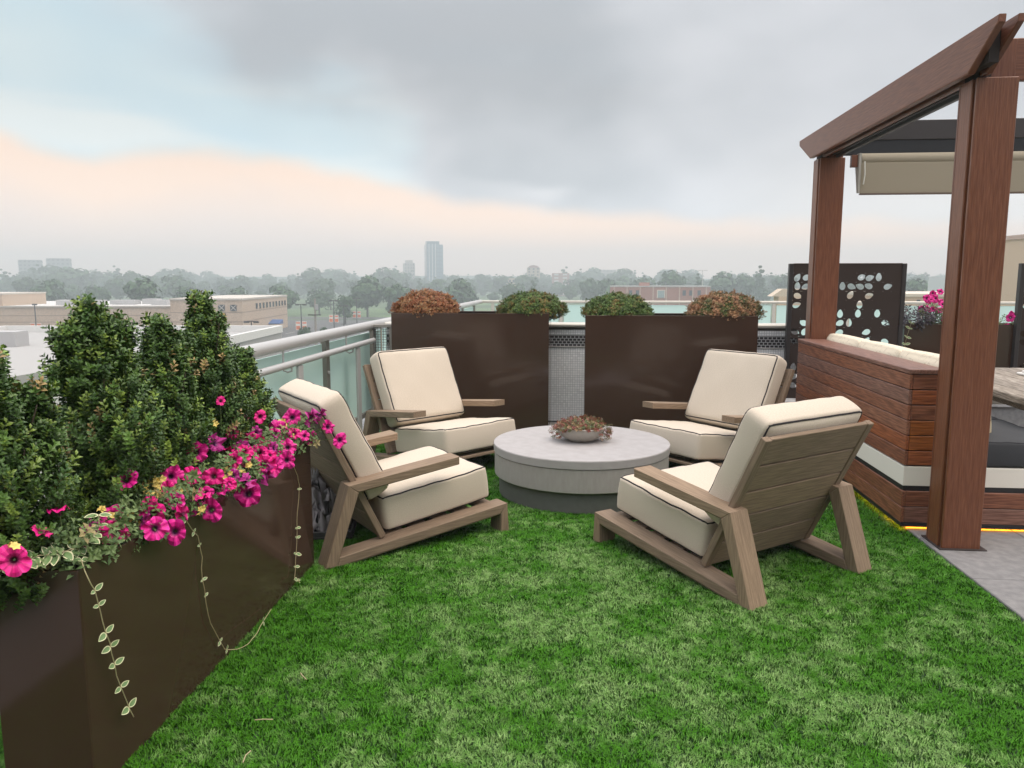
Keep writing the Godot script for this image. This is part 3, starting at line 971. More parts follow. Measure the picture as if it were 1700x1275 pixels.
	vine("thin vine trailing down the planter face and along the turf", [Vector3(-1.40, 0.70, -2.50), Vector3(-1.388, 0.643, -2.532), Vector3(-1.388, 0.572, -2.598), Vector3(-1.388, 0.484, -2.62), Vector3(-1.388, 0.406, -2.611), Vector3(-1.388, 0.306, -2.628), Vector3(-1.386, 0.212, -2.651), Vector3(-1.384, 0.062, -2.745), Vector3(-1.36, 0.035, -2.80), Vector3(-1.335, 0.035, -2.85), Vector3(-1.34, 0.035, -2.95), Vector3(-1.36, 0.035, -3.06), Vector3(-1.375, 0.035, -3.18)], 0.019, 0.045, 72, Vector3(1, 0.1, 0.2), 0.55)
	vine("thin vine hanging at the far end of the left planter", [Vector3(-1.40, 0.70, -3.50), Vector3(-1.387, 0.651, -3.513), Vector3(-1.385, 0.544, -3.582), Vector3(-1.385, 0.493, -3.601), Vector3(-1.386, 0.366, -3.563), Vector3(-1.387, 0.277, -3.554), Vector3(-1.386, 0.137, -3.516), Vector3(-1.383, 0.06, -3.488), Vector3(-1.35, 0.04, -3.47)], 0.032, 0.055, 73, Vector3(1, 0.1, 0.3), 0.4)
	vine("variegated vine lying over the near rim of the left planter", [Vector3(-1.56, 0.72, -1.80), Vector3(-1.53, 0.735, -1.88), Vector3(-1.50, 0.74, -1.93), Vector3(-1.46, 0.735, -1.97), Vector3(-1.43, 0.735, -2.02), Vector3(-1.42, 0.76, -2.08), Vector3(-1.44, 0.80, -2.12)], 0.042, 0.024, 74, Vector3(0.2, 0.9, 0.5))

func back_planters():
	planter("tall brown metal planter behind the back left chair", Vector3(-1.885, 0.004, -8.05), Vector3(-0.325, 1.172, -7.50))
	planter("tall brown metal planter behind the back right chair", Vector3(0.025, 0.004, -7.72), Vector3(1.585, 1.172, -7.17))
	var rust := Color(.30, .105, .040)
	var green := Color(.075, .135, .022)
	globe_shrub("round rust-red shrub at the left end of the left tall planter", Vector3(-1.585, 1.13, -7.76), 0.335, 0.205, 0.27, 701, [rust, Color(.34, .16, .06), Color(.36, .22, .10), 0.4])
	globe_shrub("round green and rust shrub at the right end of the left tall planter", Vector3(-0.51, 1.13, -7.76), 0.345, 0.20, 0.27, 702, [green, Color(.24, .13, .03), Color(.12, .19, .03), 0.12])
	globe_shrub("round green shrub at the left end of the right tall planter", Vector3(0.33, 1.13, -7.43), 0.33, 0.19, 0.26, 703, [green, Color(.22, .13, .03), Color(.12, .19, .03), 0.02])
	globe_shrub("round dried tan and green shrub at the right end of the right tall planter", Vector3(1.33, 1.13, -7.43), 0.345, 0.20, 0.27, 704, [Color(.085, .11, .022), Color(.40, .20, .10), Color(.44, .25, .13), 0.46])

# ---------------------------------------------------------------- railings and the back wall
func glass_material() -> StandardMaterial3D:
	# frosted, sea-green safety glass
	var m := plain("frosted_glass", Color(lin(.68, .90, .84), 0.8), 0.5)
	m.transparency = BaseMaterial3D.TRANSPARENCY_ALPHA
	return m

func railings():
	var steel := plain("painted_steel", lin(.50, .49, .48), 0.42, 0.25)
	var dark := plain("bronze_post", lin(.22, .21, .185), 0.5, 0.3)
	var glass := glass_material()
	var rail := thing("side_railing", "grey metal railing with frosted glass panels along the left edge", "railing", Vector3(-2.12, 0.0, -8.0))
	var z0 := 4.5
	var z1 := -8.2
	obj("top_rail", tube([Vector3(-0.03, 1.035, z0), Vector3(-0.03, 1.035, z1)], 0.046, 16), steel, rail)
	obj("handrail", tube([Vector3(0.03, 0.895, z0), Vector3(0.03, 0.895, 0.42)], 0.026, 12), steel, rail)
	for i in 9:
		var z := -5.53 - 1.5 * i + 3.0 + 8.0
		if z < 0.0: continue
		obj("handrail_post", box(0.022, 0.86, 0.095), steel, rail, Vector3(0.03, 0.436, z))
		obj("bracket", tube([Vector3(0.03, 0.868, z + 0.16), Vector3(0.03, 0.845, z + 0.16), Vector3(0.0, 0.835, z + 0.16), Vector3(-0.03, 0.845, z + 0.16), Vector3(-0.03, 0.99, z + 0.16)], 0.008, 6), steel, rail)
	for i in 9:
		var z := 4.6 - 1.53 * i
		obj("post", box(0.05, 0.96, 0.09), dark, rail, Vector3(-0.09, 0.51, z))
		var bolt := obj("bolt", lathe([Vector2(0, 0), Vector2(0.016, 0), Vector2(0.014, 0.008), Vector2(0, 0.010)], 12), steel, rail, Vector3(-0.064, 0.70, z), Vector3(0, 0, -PI / 2))
		if i < 8:
			obj("glass_panel", box(0.012, 0.80, 1.40, 0.002), glass, rail, Vector3(-0.10, 0.555, z - 0.765))
			obj("bottom_channel", box(0.04, 0.05, 1.42), dark, rail, Vector3(-0.10, 0.125, z - 0.765))
	# parapet kerb under the railing
	tag(obj("parapet", box(0.34, 0.1, 21.0, 0.008), textured("parapet_concrete", texs["stone"], Vector3(1, 1, 1), lin(.46, .45, .44), 0.85), null, Vector3(-2.50 + 0.16, -0.055, -6.3)), "low concrete kerb under the left railing", "kerb")
	# far railing
	var far := thing("far_railing", "cream metal railing with frosted glass panels beyond the tall planters", "railing", Vector3(0, 0, -16.3))
	var cream := plain("cream_steel", lin(.56, .53, .47), 0.45, 0.2)
	obj("top_rail", box(13.2, 0.055, 0.075, 0.012), cream, far, Vector3(4.43, 1.035, 0))
	for i in 10:
		var x := -1.55 + 1.45 * i
		obj("post", box(0.06, 1.0, 0.06), cream, far, Vector3(x - 0.35, 0.508, 0))
		if i < 9:
			obj("glass_panel", box(1.34, 0.86, 0.012, 0.002), glass, far, Vector3(x + 0.375, 0.545, 0))
			obj("bottom_channel", box(1.38, 0.05, 0.04), cream, far, Vector3(x + 0.375, 0.09, 0))
	structure("lower_terrace", box(14.5, 0.3, 8.6, 0.0), mats["deck_concrete"], Vector3(4.6, -0.16, -12.7))
	# framed mesh gate between the railing and the planter
	var gate := thing("mesh_gate", "narrow framed mesh gate where the left railing meets the tall planter", "gate", Vector3(-1.96, 0.0, -7.66))
	var gm := plain("gate_frame", lin(.30, .275, .245), 0.5, 0.3)
	obj("top_bar", box(0.5, 0.03, 0.05), gm, gate, Vector3(0.06, 1.035, 0))
	obj("bottom_bar", box(0.5, 0.03, 0.05), gm, gate, Vector3(0.06, 0.46, 0))
	for x in [-0.17, 0.035, 0.29]:
		obj("stile", box(0.035, 1.018, 0.04), gm, gate, Vector3(x, 0.51, 0))
	var st := begin()
	for i in 15: box_into(st, Vector3(0.004, 0.54, 0.003), Vector3(-0.135 + i * 0.028, 0.748, -0.006))
	for i in 20: box_into(st, Vector3(0.415, 0.004, 0.003), Vector3(0.06, 0.49 + i * 0.027, -0.0025))
	obj("wire_mesh", st.commit(), plain("wire", lin(.12, .115, .10), 0.5, 0.4), gate)
	for x in [-0.068, 0.162]:
		obj("inner_frame", box(0.012, 0.54, 0.012), plain("gate_inner", lin(.52, .47, .40), 0.6), gate, Vector3(x, 0.748, 0.006))

func tile_texture(key: String, cols: int, rows: int, joint: float, light: Color, dark: Color, stagger := false) -> ImageTexture:
	if texs.has(key): return texs[key]
	var side := 512
	var im := Image.create(side, side, false, Image.FORMAT_RGB8)
	im.fill(dark)
	rng.seed = key.hash()
	var w := float(side) / cols
	var h := float(side) / rows
	for r in rows:
		for c in cols + 1:
			var sh := rnd(0.95, 1.03)
			var off := w * 0.5 if stagger and r % 2 == 1 else 0.0
			im.fill_rect(Rect2i(int(c * w - off + w * joint / 2), int(r * h + h * joint / 2), int(w * (1 - joint)), int(h * (1 - joint))), Color(light.r * sh, light.g * sh, light.b * sh))
	texs[key] = ImageTexture.create_from_image(im)
	return texs[key]

func back_wall():
	var t := thing("tiled_wall", "low white mosaic tiled wall behind the tall brown planters", "wall", Vector3(0.05, 0, -8.22))
	var mosaic := textured("mosaic", tile_texture("mosaic_tex", 16, 16, 0.16, Color8(247, 249, 250), Color8(204, 207, 210)), Vector3(2.55, 2.55, 2.55), Color.WHITE, 0.25)
	obj("lower_tiling", box(4.3, 0.79, 0.18, 0.002), mosaic, t, Vector3(0, 0.396, 0))
	obj("upper_tiling", box(4.3, 0.055, 0.18, 0.002), mosaic, t, Vector3(0, 0.95, 0))
	var band := textured("brick_band", tile_texture("band_tex", 8, 12, 0.22, Color8(38, 37, 40), Color8(176, 178, 180), true), Vector3(2.9, 2.9, 2.9), Color.WHITE, 0.3)
	obj("dark_tile_band", box(4.3, 0.125, 0.168, 0.002), band, t, Vector3(0, 0.857, 0))
	obj("ledge", box(4.3, 0.012, 0.20, 0.002), plain("stone_strip", lin(.42, .41, .40), 0.6), t, Vector3(0, 0.7985, 0.0))
	obj("coping", box(4.34, 0.04, 0.26, 0.012), mats["cream_steel"], t, Vector3(0, 1.025, 0.0))
	obj("painted_coping_shadow", box(4.3, 0.024, 0.14, 0.0), plain("painted_shadow_grey", lin(.12, .115, .105), 0.8), t, Vector3(0, 0.9905, 0.0))  # dark strip: the shadow line under the coping, painted as colour
	# stone ledge that carries the cut screens
	var lg := thing("stone_ledge", "low pale stone ledge under the leaf-cut screens", "ledge", Vector3(4.3, 0, -8.06))
	obj("block", box(4.7, 0.27, 0.5, 0.006), textured("ledge_stone", texs["stone"], Vector3(1, 1, 1), lin(.36, .355, .35), 0.8), lg, Vector3(0, 0.135, 0))
	obj("slab", box(4.76, 0.032, 0.56, 0.006), textured("ledge_slab", texs["stone"], Vector3(1.2, 1.2, 1.2), lin(.56, .55, .54), 0.7), lg, Vector3(0, 0.2865, 0))

# a leaf cut through a panel: an outline that is round below and pointed at one end
func leaf_hole(c: Vector2, r: float, turn: float) -> PackedVector2Array:
	var out := PackedVector2Array()
	for i in 14:
		var f := TAU * i / 14
		var k := r * (1.0 + 0.42 * pow(maxf(0.0, cos(f)), 7.0))
		out.append(c + Vector2(cos(f) * k, sin(f) * r * 0.8).rotated(turn))
	return out

func cut_screen(label: String, at: Vector3, w: float, h: float, holes: Array):
	var t := thing("leaf_cut_screen", label, "privacy screen", at, 0.0, "bronze screens cut with leaf shapes")
	var m := plain("screen_metal", lin(.032, .017, .012), 0.5)
	# the panel in cells: a cell with a hole is cut into triangles round it
	var st := begin()
	var th := 0.006
	var k := 0
	for hole in holes:
		pass
	var cw := 0.09
	var ch := 0.092
	var nx := int(round(w / cw))
	var ny := int(round(h / ch))
	cw = w / nx
	ch = h / ny
	for i in nx:
		for j in ny:
			var lo := Vector2(i * cw, j * ch)
			var hole := PackedVector2Array()
			for e in holes:
				if int(e[0]) == i and int(e[1]) == j: hole = leaf_hole(lo + Vector2(cw, ch) * 0.5 + Vector2(rnd(-.006, .006), rnd(-.005, .005)), 0.0365, deg_to_rad(e[2]))
			if hole.is_empty():
				for s in [0.0, -th]:
					face(st, [Vector3(lo.x, lo.y, s), Vector3(lo.x + cw, lo.y, s), Vector3(lo.x + cw, lo.y + ch, s), Vector3(lo.x, lo.y + ch, s)], Vector3(lo.x, lo.y, -th / 2))
				continue
			# ring between the cell's border and the hole, walked by angle
			var mid := lo + Vector2(cw, ch) * 0.5
			var n := 28
			var ring_o := []
			var ring_i := []
			for q in n:
				var f := TAU * q / n + PI / 4
				var d := Vector2(cos(f), sin(f))
				var reach := minf(cw * 0.5 / maxf(absf(d.x), 1e-5), ch * 0.5 / maxf(absf(d.y), 1e-5))
				ring_o.append(mid + d * reach)
				# where the ray leaves the hole
				var hit := mid
				for z in hole.size():
					var x = Geometry2D.segment_intersects_segment(mid, mid + d * 0.1, hole[z], hole[(z + 1) % hole.size()])
					if x != null: hit = x
				ring_i.append(hit)
			for q in n:
				var l := (q + 1) % n
				for s in [0.0, -th]:
					var r4 := []
					for p in [ring_o[q], ring_o[l], ring_i[l], ring_i[q]]: r4.append(Vector3(p.x, p.y, s))
					face(st, r4, Vector3(mid.x, mid.y, -th / 2))
				var e0: Vector2 = ring_i[q]
				var e1: Vector2 = ring_i[l]
				face(st, [Vector3(e0.x, e0.y, 0), Vector3(e1.x, e1.y, 0), Vector3(e1.x, e1.y, -th), Vector3(e0.x, e0.y, -th)], Vector3(e0.x * 2 - mid.x, e0.y * 2 - mid.y, -th / 2))
	obj("panel", st.commit(), m, t)
	for x in [-0.021, w + 0.021]:
		obj("post", box(0.04, h + 0.006, 0.06), plain("screen_post", lin(.045, .04, .04), 0.4, 0.3), t, Vector3(x, h / 2, -0.02))
	obj("top_edge", box(w, 0.012, 0.03), m, t, Vector3(0, h + 0.0005, -0.012) + Vector3(w / 2, 0, 0))

func screens():
	rng.seed = 810
	var holes := []
	for r in [[0, [13, 12, 11, 10, 7, 6, 3, 2, 1]], [1, [13, 12, 8, 7, 4]], [2, [13, 9, 8, 5]], [3, [13, 11, 10, 7, 6]], [4, [7, 6, 5, 4, 3]], [5, [12, 9, 8, 7, 6, 5, 4, 3]], [6, [12, 11, 8, 5, 4]], [7, [13, 12, 10, 9]], [8, [13, 12, 11, 7, 6, 5, 4]], [9, [13, 9, 4, 3]], [10, [12, 8, 6]]]:
		for j in r[1]: holes.append([r[0] + 0.0, j, [20, 200, 90, -20, 160, 60][rng.randi() % 6]])
	cut_screen("dark leaf-cut metal screen behind the far pergola post", Vector3(2.085, 0.3035, -7.98), 1.04, 1.35, holes)
	cut_screen("dark leaf-cut metal screen at the right edge of the picture", Vector3(4.27, 0.3035, -7.98), 1.04, 1.35, holes)
	planter("dark metal planter of petunias between the two leaf-cut screens", Vector3(3.2, 0.3035, -8.32), Vector3(4.6, 1.06, -8.02))
	# petunias there
	rng.seed = 820
	var t := thing("petunia_plant", "magenta petunias between the leaf-cut screens, partly behind the near post", "flowers", Vector3(3.53, 1.02, -8.17), 0.0)
	var fl := petunia_mesh(1)
	var w := []
	var c := []
	rng.seed = 821
	for i in 46:
		var f := i / 46.0
		var p := Vector3(rnd(-0.14, 0.34), rnd(0.08, 0.36), rnd(-.10, .16))
		if i > 34: p = Vector3(rnd(0.55, 0.95), rnd(-0.02, 0.22), rnd(0.0, .17))
		p.y *= 1.0 - pow(absf(p.x - 0.12) * 1.2, 2.0) if i <= 34 else 1.0
		var o := obj("flower", fl, mats["petunia_petal"], t)
		o.transform = aimed(p, Vector3(rnd(-.6, .4), rnd(-.1, .7), 1.0), rnd(0, TAU), rnd(0.06, 0.085))
		for k in 4:
			w.append(aimed(p.lerp(Vector3(p.x * 0.6, 0, 0), rnd(.2, .9)) + Vector3(rnd(-.04, .04), 0, rnd(-.04, .04)), Vector3(rnd(-1, 1), rnd(0, 1), rnd(0, 1)), rnd(0, TAU), rnd(.7, 1.2)))
			c.append(Color(.08, .14, .04).lerp(Color(.20, .24, .08), rng.randf()))
	copies("foliage", sprig(4, 0.05, 0.026, 0.015, 0.1, 650), mats["petunia_leaf"], t, w, c)
	var d := thing("dark_foliage_plant", "dark purple leafy plant beside the first leaf-cut screen", "plant", Vector3(3.27, 1.0, -8.17))
	w = []
	c = []
	for i in 90:
		var p := Vector3(rnd(-.16, .22), rnd(0.0, .17), rnd(-.1, .16))
		w.append(aimed(p, p * 3.0 + Vector3(rnd(-.5, .5), .5, .3), rnd(0, TAU), rnd(.9, 1.6)))
		c.append(Color(.020, .014, .022) * rnd(.7, 1.8))
	copies("foliage", sprig(5, 0.07, 0.04, 0.014, 0.2, 651), leaf_material("dark_leaf", 0.35), d, w, c)
	vine("variegated vine beside the first leaf-cut screen", [Vector3(3.26, 1.07, -8.02), Vector3(3.23, 1.0, -7.99), Vector3(3.215, 0.92, -8.0), Vector3(3.205, 0.82, -8.0), Vector3(3.2, 0.72, -8.0)], 0.045, 0.06, 75, Vector3(0, 0.1, 1), 0.2)
	vine("variegated vine beside the screen at the right edge", [Vector3(4.38, 1.07, -8.02), Vector3(4.37, 0.98, -7.95), Vector3(4.37, 0.88, -7.955), Vector3(4.36, 0.76, -7.96), Vector3(4.36, 0.66, -7.96)], 0.045, 0.06, 76, Vector3(0, 0.1, 1), 0.2)

# ---------------------------------------------------------------- pergola, bench and what stands under it
func pergola():
	var t := thing("pergola", "dark red-brown wooden pergola with a rolled shade on the right", "pergola", Vector3(2.1, 0, -5.7))
	var o := -t.position
	for pz in [-4.41, -7.05]:
		var p := Vector3(2.097, 0, pz) + o
		var hgt := 2.72
		# boards round a dark core, with an open slit at each corner
		obj("post_core", box(0.172, hgt - 0.02, 0.152, 0.0), plain("post_core", lin(.020, .012, .010), 0.8), t, p + Vector3(0, hgt / 2, 0))
		for s in [-1.0, 1.0]:
			obj("post_board", box(0.204, hgt - (0.2 if s > 0 else 0.2), 0.022, 0.004), wood("ipe", 1, 0 if s > 0 else 1), t, p + Vector3(0, (hgt - 0.2) / 2 + 0.004, s * 0.0885))
			obj("post_board", box(0.022, hgt - 0.2, 0.122, 0.004), wood("ipe", 1, 2), t, p + Vector3(s * 0.0975, (hgt - 0.2) / 2 + 0.004, -0.0035))
		obj("base_plate", box(0.25, 0.006, 0.24, 0.001), plain("post_plate", lin(.03, .02, .018), 0.5), t, p + Vector3(0.005, 0.024, 0))
		obj("post_board", box(0.12, 0.34, 0.022, 0.003), wood("ipe", 1, 1), t, p + Vector3(0.03, 2.545, 0.066))
	# the side beam: two boards with slanting ends
	var zc := -5.69
	var pts := [Vector2(-7.03 - zc, 2.53), Vector2(-4.27 - zc, 2.53), Vector2(-4.006 - zc, 2.70), Vector2(-4.006 - zc, 2.735), Vector2(-7.38 - zc, 2.735), Vector2(-7.38 - zc, 2.69)]
	for x in [1.944, 2.030]:
		obj("side_beam", prism(pts, 0.036 if x < 2 else 0.03, 0.003), wood("ipe", 2, 0 if x < 2 else 1), t, Vector3(x, 0, zc) + o)
	obj("beam_core", box(0.046, 0.16, 2.9, 0.0), mats["post_core"], t, Vector3(1.9885, 2.635, -5.6) + o)
	# matching beam on the far right, outside the picture
	obj("side_beam", prism(pts, 0.036, 0.003), wood("ipe", 2, 1), t, Vector3(5.3, 0, zc) + o)
	for pz in [-4.41, -7.05]:
		obj("post_board", box(0.2, 2.51, 0.19, 0.004), wood("ipe", 1, 2), t, Vector3(5.2, 1.259, pz) + o)
	# beam along x above the near posts and one above the far posts
	obj("cross_beam", box(3.1, 0.21, 0.04, 0.004), wood("ipe", 0, 1), t, Vector3(3.71, 2.625, -4.40) + o)
	obj("cross_beam", box(3.1, 0.16, 0.05, 0.004), plain("dark_beam", lin(.030, .024, .024), 0.5), t, Vector3(3.71, 2.755, -7.05) + o)
	obj("ceiling_rail", box(3.1, 0.12, 0.05, 0.003), plain("black_rail", lin(.008, .008, .011), 0.5), t, Vector3(3.71, 2.615, -7.06) + o)
	# tracks under the side beam
	obj("track", box(0.05, 0.07, 2.6, 0.003), wood("ipe", 2, 1), t, Vector3(2.075, 2.62, -5.72) + o)
	for q in [[2.108, 2.565, 0.022], [2.135, 2.545, 0.018], [2.158, 2.55, 0.014]]:
		obj("track", box(q[2], 0.035, 2.6, 0.002), plain("track_metal", lin(.07, .07, .072), 0.4, 0.5), t, Vector3(q[0], q[1], -5.72) + o)
	# rolled shade
	var s := thing("rolled_shade", "beige rolled fabric shade hanging under the far pergola beam", "shade", Vector3(3.72, 2.40, -7.02))
	var ol := []
	for i in 24:
		var f := TAU * i / 24
		ol.append(Vector2(cos(f) * 0.045, 0.115 + sin(f) * 0.05))
	var shade_fabric := textured("shade_fabric", texs["weave"], Vector3(3, 3, 3), lin(.33, .285, .215), 0.9)
	obj("roll", prism(ol, 2.76, 0.004), shade_fabric, s)
	obj("fabric", box(2.76, 0.255, 0.012, 0.003), shade_fabric, s, Vector3(0, -0.045, 0.036))
	obj("end_cap", prism([Vector2(.025, -.17), Vector2(.052, -.17), Vector2(.052, .16), Vector2(-.05, .16), Vector2(-.05, .06)], 0.02, 0.003), plain("cap_grey", lin(.36, .34, .30), 0.6), s, Vector3(-1.392, 0, 0))
	obj("bracket", box(0.05, 0.10, 0.05), wood("ipe", 1, 1), s, Vector3(-1.428, 0.10, 0))
	obj("bottom_bar", box(2.76, 0.012, 0.03, 0.002), plain("bar_brown", lin(.12, .08, .06), 0.5), s, Vector3(0, -0.179, 0.036))
	obj("cord", tube([Vector3(-1.36, 0.09, 0.064), Vector3(-1.355, -0.02, 0.068), Vector3(-1.362, -0.10, 0.064)], 0.006, 6), plain("cord_white", lin(.62, .60, .54), 0.8), s)

func bench():
	var t := thing("bench", "built-in wooden plank bench with white band and glowing strip under it", "bench", Vector3(2.0, 0, -5.8))
	var o := -t.position
	var z0 := -4.64
	var z1 := -7.0
	var zl := z0 - z1
	var zm := (z0 + z1) / 2
	rng.seed = 830
	var ivory := plain("ivory_paint", lin(.80, .755, .665), 0.5)
	var black := plain("bench_black", lin(.016, .014, .016), 0.5)
	# backrest wall of planks on a dark core
	obj("core", box(0.15, 0.55, zl - 0.05, 0.0), black, t, Vector3(2.0, 0.68, zm) + o)
	var ph := 0.0905
	var side_v := [0, 4, 0, 2, 3, 1]
	var end_v := [1, 3, 0, 5, 5, 3]
	for i in 6:
		var y := 0.9535 - ph * (i + 0.5)
		obj("plank", box(0.02, ph - 0.005, zl - 0.0, 0.003), wood("plank", 2, side_v[i]), t, Vector3(1.91, y, zm) + o)
		obj("plank", box(0.178, ph - 0.005, 0.02, 0.003), wood("plank", 0, end_v[i]), t, Vector3(2.0105, y, z0 - 0.0105) + o)
		obj("plank", box(0.178, ph - 0.005, 0.02, 0.003), wood("plank", 0, end_v[i]), t, Vector3(2.0105, y, z1 + 0.0105) + o)
	obj("cap", box(0.215, 0.028, zl + 0.01, 0.004), wood("plank", 2, 4), t, Vector3(2.003, 0.969, zm) + o)
	# seat base: white band, black line, two planks, recessed toe with light strip
	obj("white_band", box(0.95, 0.116, zl, 0.002), ivory, t, Vector3(2.376, 0.347, zm) + o)
	obj("black_line", box(0.94, 0.028, zl - 0.012, 0.001), black, t, Vector3(2.376, 0.2735, zm) + o)
	for i in 2:
		var y := 0.2095 - 0.098 * i
		obj("plank", box(0.02, 0.094, zl, 0.003), wood("plank", 2, 1 - i), t, Vector3(1.911, y, zm) + o)
		obj("plank", box(0.93, 0.094, 0.02, 0.003), wood("plank", 0, 3 * i + 1), t, Vector3(2.3865, y, z0 - 0.0105) + o)
	obj("base_core", box(0.9, 0.2, zl - 0.06, 0.0), black, t, Vector3(2.376, 0.155, zm) + o)
	obj("trim", box(0.94, 0.022, zl - 0.004, 0.001), black, t, Vector3(2.376, 0.0505, zm) + o)
	obj("toe_board", box(0.80, 0.04, zl - 0.16, 0.001), wood("plank", 0, 5), t, Vector3(2.376, 0.0205, zm) + o)
	# the amber light strips tucked under the trim
	var amber := Color(1.0, 0.62, 0.16)
	var em := plain("led_amber", Color(0.9, 0.55, 0.2), 0.5)
	em.emission_enabled = true
	em.emission = amber
	em.emission_energy_multiplier = 0.28
	obj("light_strip", box(0.010, 0.008, zl - 0.05, 0.001), em, t, Vector3(1.925, 0.035, zm) + o)
	obj("light_strip", box(0.88, 0.008, 0.010, 0.001), em, t, Vector3(2.376, 0.035, z0 - 0.045) + o)
	for q in [[Vector3(1.925, 0.030, zm), Vector2(0.010, zl - 0.05), 0.12], [Vector3(2.376, 0.030, z0 - 0.045), Vector2(0.88, 0.010), 0.12]]:
		var l := AreaLight3D.new()
		l.name = "strip_glow"
		l.area_size = q[1]
		l.light_color = amber
		l.light_energy = q[2]
		l.shadow_enabled = true
		t.add_child(l, true)
		l.position = q[0] + o
		l.rotation.x = -PI / 2
	# seat cushions, back cushions, throw pillow
	var charcoal := textured("charcoal_fabric", texs["weave"], Vector3(3, 3, 3), lin(.048, .050, .056), 0.9)
	var cream := cream_print()
	for i in 3:
		var hs := Vector3(0.36, 0.075, zl / 6 - 0.004)
		var c := thing("seat_cushion", ["charcoal seat cushion at the near end of the wooden bench", "charcoal seat cushion in the middle of the wooden bench", "charcoal seat cushion at the far end of the wooden bench"][i], "cushion", Vector3(2.475, 0.485, z0 - zl / 6 * (2 * i + 1)), 0.0, "charcoal bench seat cushions")
		obj("pad", cushion_mesh(hs, 0.025, 0.012, 3.0 + i, 14), charcoal, c)
		obj("piping", tube(piping_loop(hs, 0.025, 0.012, 3.0 + i, 0.98), 0.004, 5, true), plain("charcoal_piping", lin(.02, .02, .024), 0.8), c)
		var hb := Vector3(0.225, 0.07, zl / 6 - 0.004)
		var b := thing("back_cushion", ["cream patterned back cushion at the near end of the bench", "cream patterned back cushion in the middle of the bench", "cream patterned back cushion at the far end of the bench"][i], "cushion", Vector3(2.19, 0.80, z0 - zl / 6 * (2 * i + 1)), 0.0, "cream patterned bench back cushions")
		obj("pad", cushion_mesh(hb, 0.05, 0.03, 5.0 + i, 14), cream, b, Vector3.ZERO, Vector3(0, 0, -PI / 2 - 0.06))
	var pil := thing("throw_pillow", "black and cream patterned throw pillow on the bench behind the post", "pillow", Vector3(2.36, 0.70, -5.05), 0.5)
	obj("pad", cushion_mesh(Vector3(0.2, 0.05, 0.2), 0.05, 0.045, 9.0, 14), mats["pillow_print"], pil, Vector3.ZERO, Vector3(0.1, 0, -PI / 2 + 0.3))

func cream_print() -> StandardMaterial3D:
	# cream cloth with a scatter of small dark sprigs; and a bolder print for the pillow
	for e in [["cream_print", 90, 5, Color8(222, 210, 188)], ["pillow_print", 130, 14, Color8(206, 192, 160)]]:
		var im := Image.create(512, 512, false, Image.FORMAT_RGB8)
		im.fill(e[3])
		rng.seed = e[1]
		for i in e[1]:
			var p := Vector2(rnd(0, 512), rnd(0, 512))
			var d := Vector2.from_angle(rnd(0, TAU))
			for k in 16:
				d = d.rotated(rnd(-.4, .4))
				p += d * 2.5
				im.fill_rect(Rect2i(int(p.x), int(p.y), e[2] if k % 5 == 0 else maxi(2, e[2] / 2), maxi(2, e[2] / 2)), Color8(52, 40, 32) if e[2] > 8 else Color8(120, 96, 74))
		texs[e[0]] = ImageTexture.create_from_image(im)
		textured(e[0], texs[e[0]], Vector3(2.4, 2.4, 2.4), Color.WHITE, 0.95)
	return mats["cream_print"]

func dining():
	var t := thing("dining_table", "weathered grey wooden dining table under the pergola at the right edge", "table", Vector3(3.45, 0, -5.95), deg_to_rad(-3))
	for i in 8:
		obj("top_plank", box(0.145, 0.05, 2.0, 0.006), wood("grey", 2, i), t, Vector3(-0.525 + 0.15 * i, 0.725, 0))
	obj("apron", box(1.0, 0.06, 1.7), wood("grey", 0, 1), t, Vector3(0, 0.6695, 0))
	for x in [-0.42, 0.42]:
		for z in [-0.75, 0.75]:
			obj("leg", box(0.09, 0.639, 0.09), plain("leg_metal", lin(.05, .05, .055), 0.5), t, Vector3(x, 0.3195, z))
	var b := thing("grey_bench", "low pale bench standing under the dining table at the right edge", "bench", Vector3(3.5, 0, -7.25))
	obj("seat", box(1.6, 0.07, 0.4, 0.01), plain("pale_seat", lin(.52, .48, .42), 0.8), b, Vector3(0, 0.445, 0))
	for x in [-0.7, 0.7]: obj("leg", box(0.06, 0.41, 0.36), plain("leg_metal", lin(.05, .05, .055), 0.5), b, Vector3(x, 0.205, 0))
	var p := thing("paper_napkin", "white folded napkin on the dining table", "napkin", Vector3(3.52, 0.7515, -6.35))
	obj("fold", box(0.16, 0.02, 0.16, 0.006), plain("napkin", lin(.75, .73, .70), 0.9), p, Vector3(0, 0.010, 0))
	obj("fold", box(0.13, 0.018, 0.12, 0.006), mats["napkin"], p, Vector3(0.01, 0.0295, 0.01), Vector3(0, 0.3, 0))

